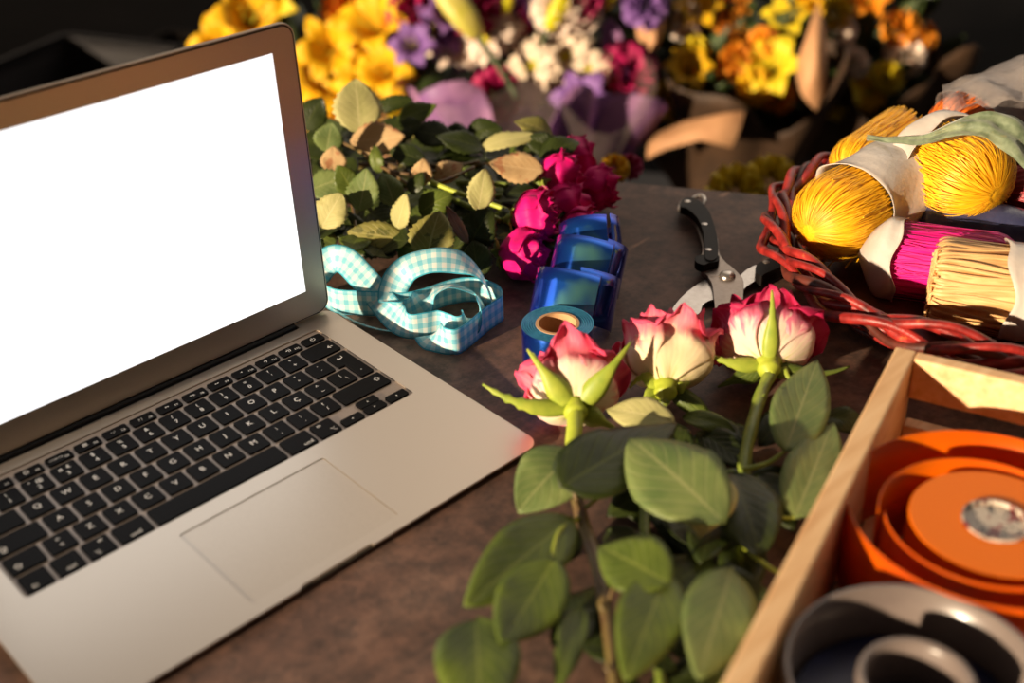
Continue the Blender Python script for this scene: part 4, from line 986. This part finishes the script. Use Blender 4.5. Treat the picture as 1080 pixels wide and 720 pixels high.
# C: yellow and orange bouquet in brown paper
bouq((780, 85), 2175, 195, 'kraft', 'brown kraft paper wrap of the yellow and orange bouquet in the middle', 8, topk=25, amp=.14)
C_ = [(733, 55, 22, 'lem'), (735, 18, 34, 'yel'), (770, 30, 24, 'ora'), (775, 62, 24, 'ora'), (815, 78, 46, 'lem'), (790, 72, 28, 'yel'), (725, 80, 34, 'yel'), (760, 85, 26, 'ora'), (830, 28, 34, 'lem'), (805, 45, 22, 'ora'), (720, 20, 28, 'whi'), (740, 100, 34, 'lem'), (795, 92, 26, 'yel'), (820, 102, 24, 'ora'), (775, 5, 24, 'ora'), (700, 105, 24, 'lem'), (850, 12, 26, 'yel'), (720, 120, 30, 'lem')]
for i, (px, py, r, mt) in enumerate(C_):
    rn = random.Random(i+300); kd = 'lily' if (r > 33) else 'ball'; d = TOCAM+HR*rn.uniform(-.5, .5)+ZZ*rn.uniform(-.1, .8)
    cn = {'yel': 'yellow', 'lem': 'lemon', 'ora': 'orange', 'whi': 'white'}[mt]
    blossom(atd(px, py, 2110+(i % 3)*18), d, r*1.35, kd, mt, '%s %s in the kraft-wrapped bouquet right of the purple one' % (cn, kn[kd]), '%s %s blooms in the kraft-wrapped bouquet' % (cn, kn[kd]), i+80)
greens(770, 65, 90, 70, 2125, 110, 3, 'dark foliage in the kraft-wrapped yellow bouquet')
def sheet(pts, mat, label, thick=1.2):     # free-standing folded paper flap: rows of 3-D points
    rows = [catmull([atd(*q) for q in r], 6) for r in pts]
    mb = MB(); mb.grid(rows); o = mb.build('paper_flap', M[mat], None, solid=thick); tag(o, label, 'paper')
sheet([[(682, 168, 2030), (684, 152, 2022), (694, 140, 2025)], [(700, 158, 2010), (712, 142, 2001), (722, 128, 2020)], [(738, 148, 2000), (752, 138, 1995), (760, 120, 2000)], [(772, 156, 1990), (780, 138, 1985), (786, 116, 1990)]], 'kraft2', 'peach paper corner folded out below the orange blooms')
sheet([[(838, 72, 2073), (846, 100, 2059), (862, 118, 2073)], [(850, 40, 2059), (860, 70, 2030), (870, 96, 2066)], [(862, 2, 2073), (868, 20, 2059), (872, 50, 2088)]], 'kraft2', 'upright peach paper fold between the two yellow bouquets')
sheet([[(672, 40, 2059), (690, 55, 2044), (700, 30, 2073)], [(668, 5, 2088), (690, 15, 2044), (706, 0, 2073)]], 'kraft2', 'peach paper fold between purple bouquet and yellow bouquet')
# D: dim bouquet at right
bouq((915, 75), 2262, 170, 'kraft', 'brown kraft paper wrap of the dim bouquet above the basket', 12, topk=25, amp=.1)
D_ = [(915, 5, 28, 'ora', 'lily'), (950, 30, 26, 'ora', 'ball'), (882, 35, 26, 'whi', 'ball'), (898, 68, 22, 'whi', 'ball'), (875, 72, 32, 'yel', 'daisy'), (905, 88, 30, 'lem', 'daisy'), (935, 82, 22, 'lem', 'ball'), (915, 98, 28, 'yel', 'daisy'), (955, 58, 28, 'whi', 'ball'), (885, 105, 28, 'lem', 'ball'), (880, 12, 24, 'lem', 'ball'), (968, 40, 24, 'ora', 'ball')]
for i, (px, py, r, mt, kd) in enumerate(D_):
    rn = random.Random(i+400); d = TOCAM+HR*rn.uniform(-.5, .5)+ZZ*rn.uniform(-.1, .8); cn = {'yel': 'yellow', 'lem': 'lemon', 'ora': 'orange', 'whi': 'white'}[mt]
    blossom(atd(px, py, 2210+(i % 3)*18), d, r*1.45, kd, mt, '%s %s in the dim bouquet above the basket' % (cn, kn[kd]), '%s %s blooms in the dim right-hand bouquet' % (cn, kn[kd]), i+140)
greens(910, 55, 75, 60, 2235, 100, 4, 'dark foliage in the dim bouquet above the basket')
# low flowers just beyond the table's far edge
for i, (px, py, D, r, mt, lb) in enumerate(((648, 178, 1240, 16, 'yel', 'small yellow blossom beyond the table edge beside the magenta roses'), (664, 176, 1250, 14, 'mag', 'small magenta blossom just beyond the table edge'), (775, 205, 1500, 38, 'lem', 'dim yellow bloom below the kraft wrap, left of the basket'), (812, 195, 1510, 38, 'lem', 'dim yellow bloom beyond the table edge next to the basket rim'))):
    blossom(atd(px, py, D), TOCAM+ZZ*.4, r, 'ball', mt, lb, None, i+700)
# dark stacked crates and a bag in the gloom, upper left
def dark(px, py, D, sx, sy, sz, name, mat, label, cat, rz=.3):
    p = atd(px, py, D); Rz = Matrix.Rotation(rz, 4, 'Z')
    mb = MB(); w = 14; zt = p.z; zb = -750+.0
    mb.prism(rrect(-sx/2, -sy/2, sx/2, sy/2, 20), zb+4, zb+20)
    mb2 = mb; hol = rrect(-sx/2+w, -sy/2+w, sx/2-w, sy/2-w, 14)
    mb.prism(rrect(-sx/2, -sy/2, sx/2, sy/2, 20), zb+20, zt, holes=(hol,))
    mb.prism(rrect(-sx/2-8, -sy/2-8, sx/2+8, sy/2+8, 24), zt-20, zt, holes=(hol,))
    mb.xf(Matrix.Translation((p.x, p.y, 0)) @ Rz); o = mb.build(name, M[mat], None, smooth=False, bevel=3); tag(o, label, cat)
dark(60, 75, 2300, 420, 320, 0, 'flower_bin', 'greyfab', 'dark grey flower bin in the gloom at upper left', 'bin', .4)
dark(190, 60, 3100, 420, 320, 0, 'flower_bin', 'black', 'brown-black flower bin between the grey bin and the yellow lilies', 'bin', .5)

# ------------------------------------------------------------------ light
sd = bpy.data.lights.new('sun', 'SUN'); so = bpy.data.objects.new('sun', sd); COL.objects.link(so)
Ld = V((.985, -.05, -.215)).normalized()
so.rotation_euler = Ld.to_track_quat('-Z', 'Y').to_euler(); sd.energy = 9.0; sd.color = (1.0, .79, .54); sd.angle = radians(1.2)
w = bpy.data.worlds.new('world'); SC.world = w; w.use_nodes = True; nt = w.node_tree; bg = nt.nodes['Background']
tc = nt.nodes.new('ShaderNodeTexCoord'); nm = nt.nodes.new('ShaderNodeVectorMath'); nm.operation = 'DOT_PRODUCT'
nm.inputs[1].default_value = V((.80, .25, .62)).normalized(); nt.links.new(tc.outputs['Generated'], nm.inputs[0])
c = ramp(nt, mth(nt, 'ADD', mth(nt, 'MULTIPLY', nm.outputs['Value'], .5), .5), [(.45, (.035, .026, .022)), (.8, (.085, .068, .058)), (.87, (.13, .107, .09)), (.94, (.60, .51, .42)), (1.0, (1.35, 1.15, .95))])
nt.links.new(c, bg.inputs[0]); bg.inputs[1].default_value = 1.3
SC.view_settings.view_transform = 'Standard'; SC.view_settings.look = 'None'; SC.view_settings.exposure = 0; SC.view_settings.gamma = 1; SC.view_settings.use_curve_mapping = False
for o in bpy.data.objects:
    if '_w' in o: del o['_w']
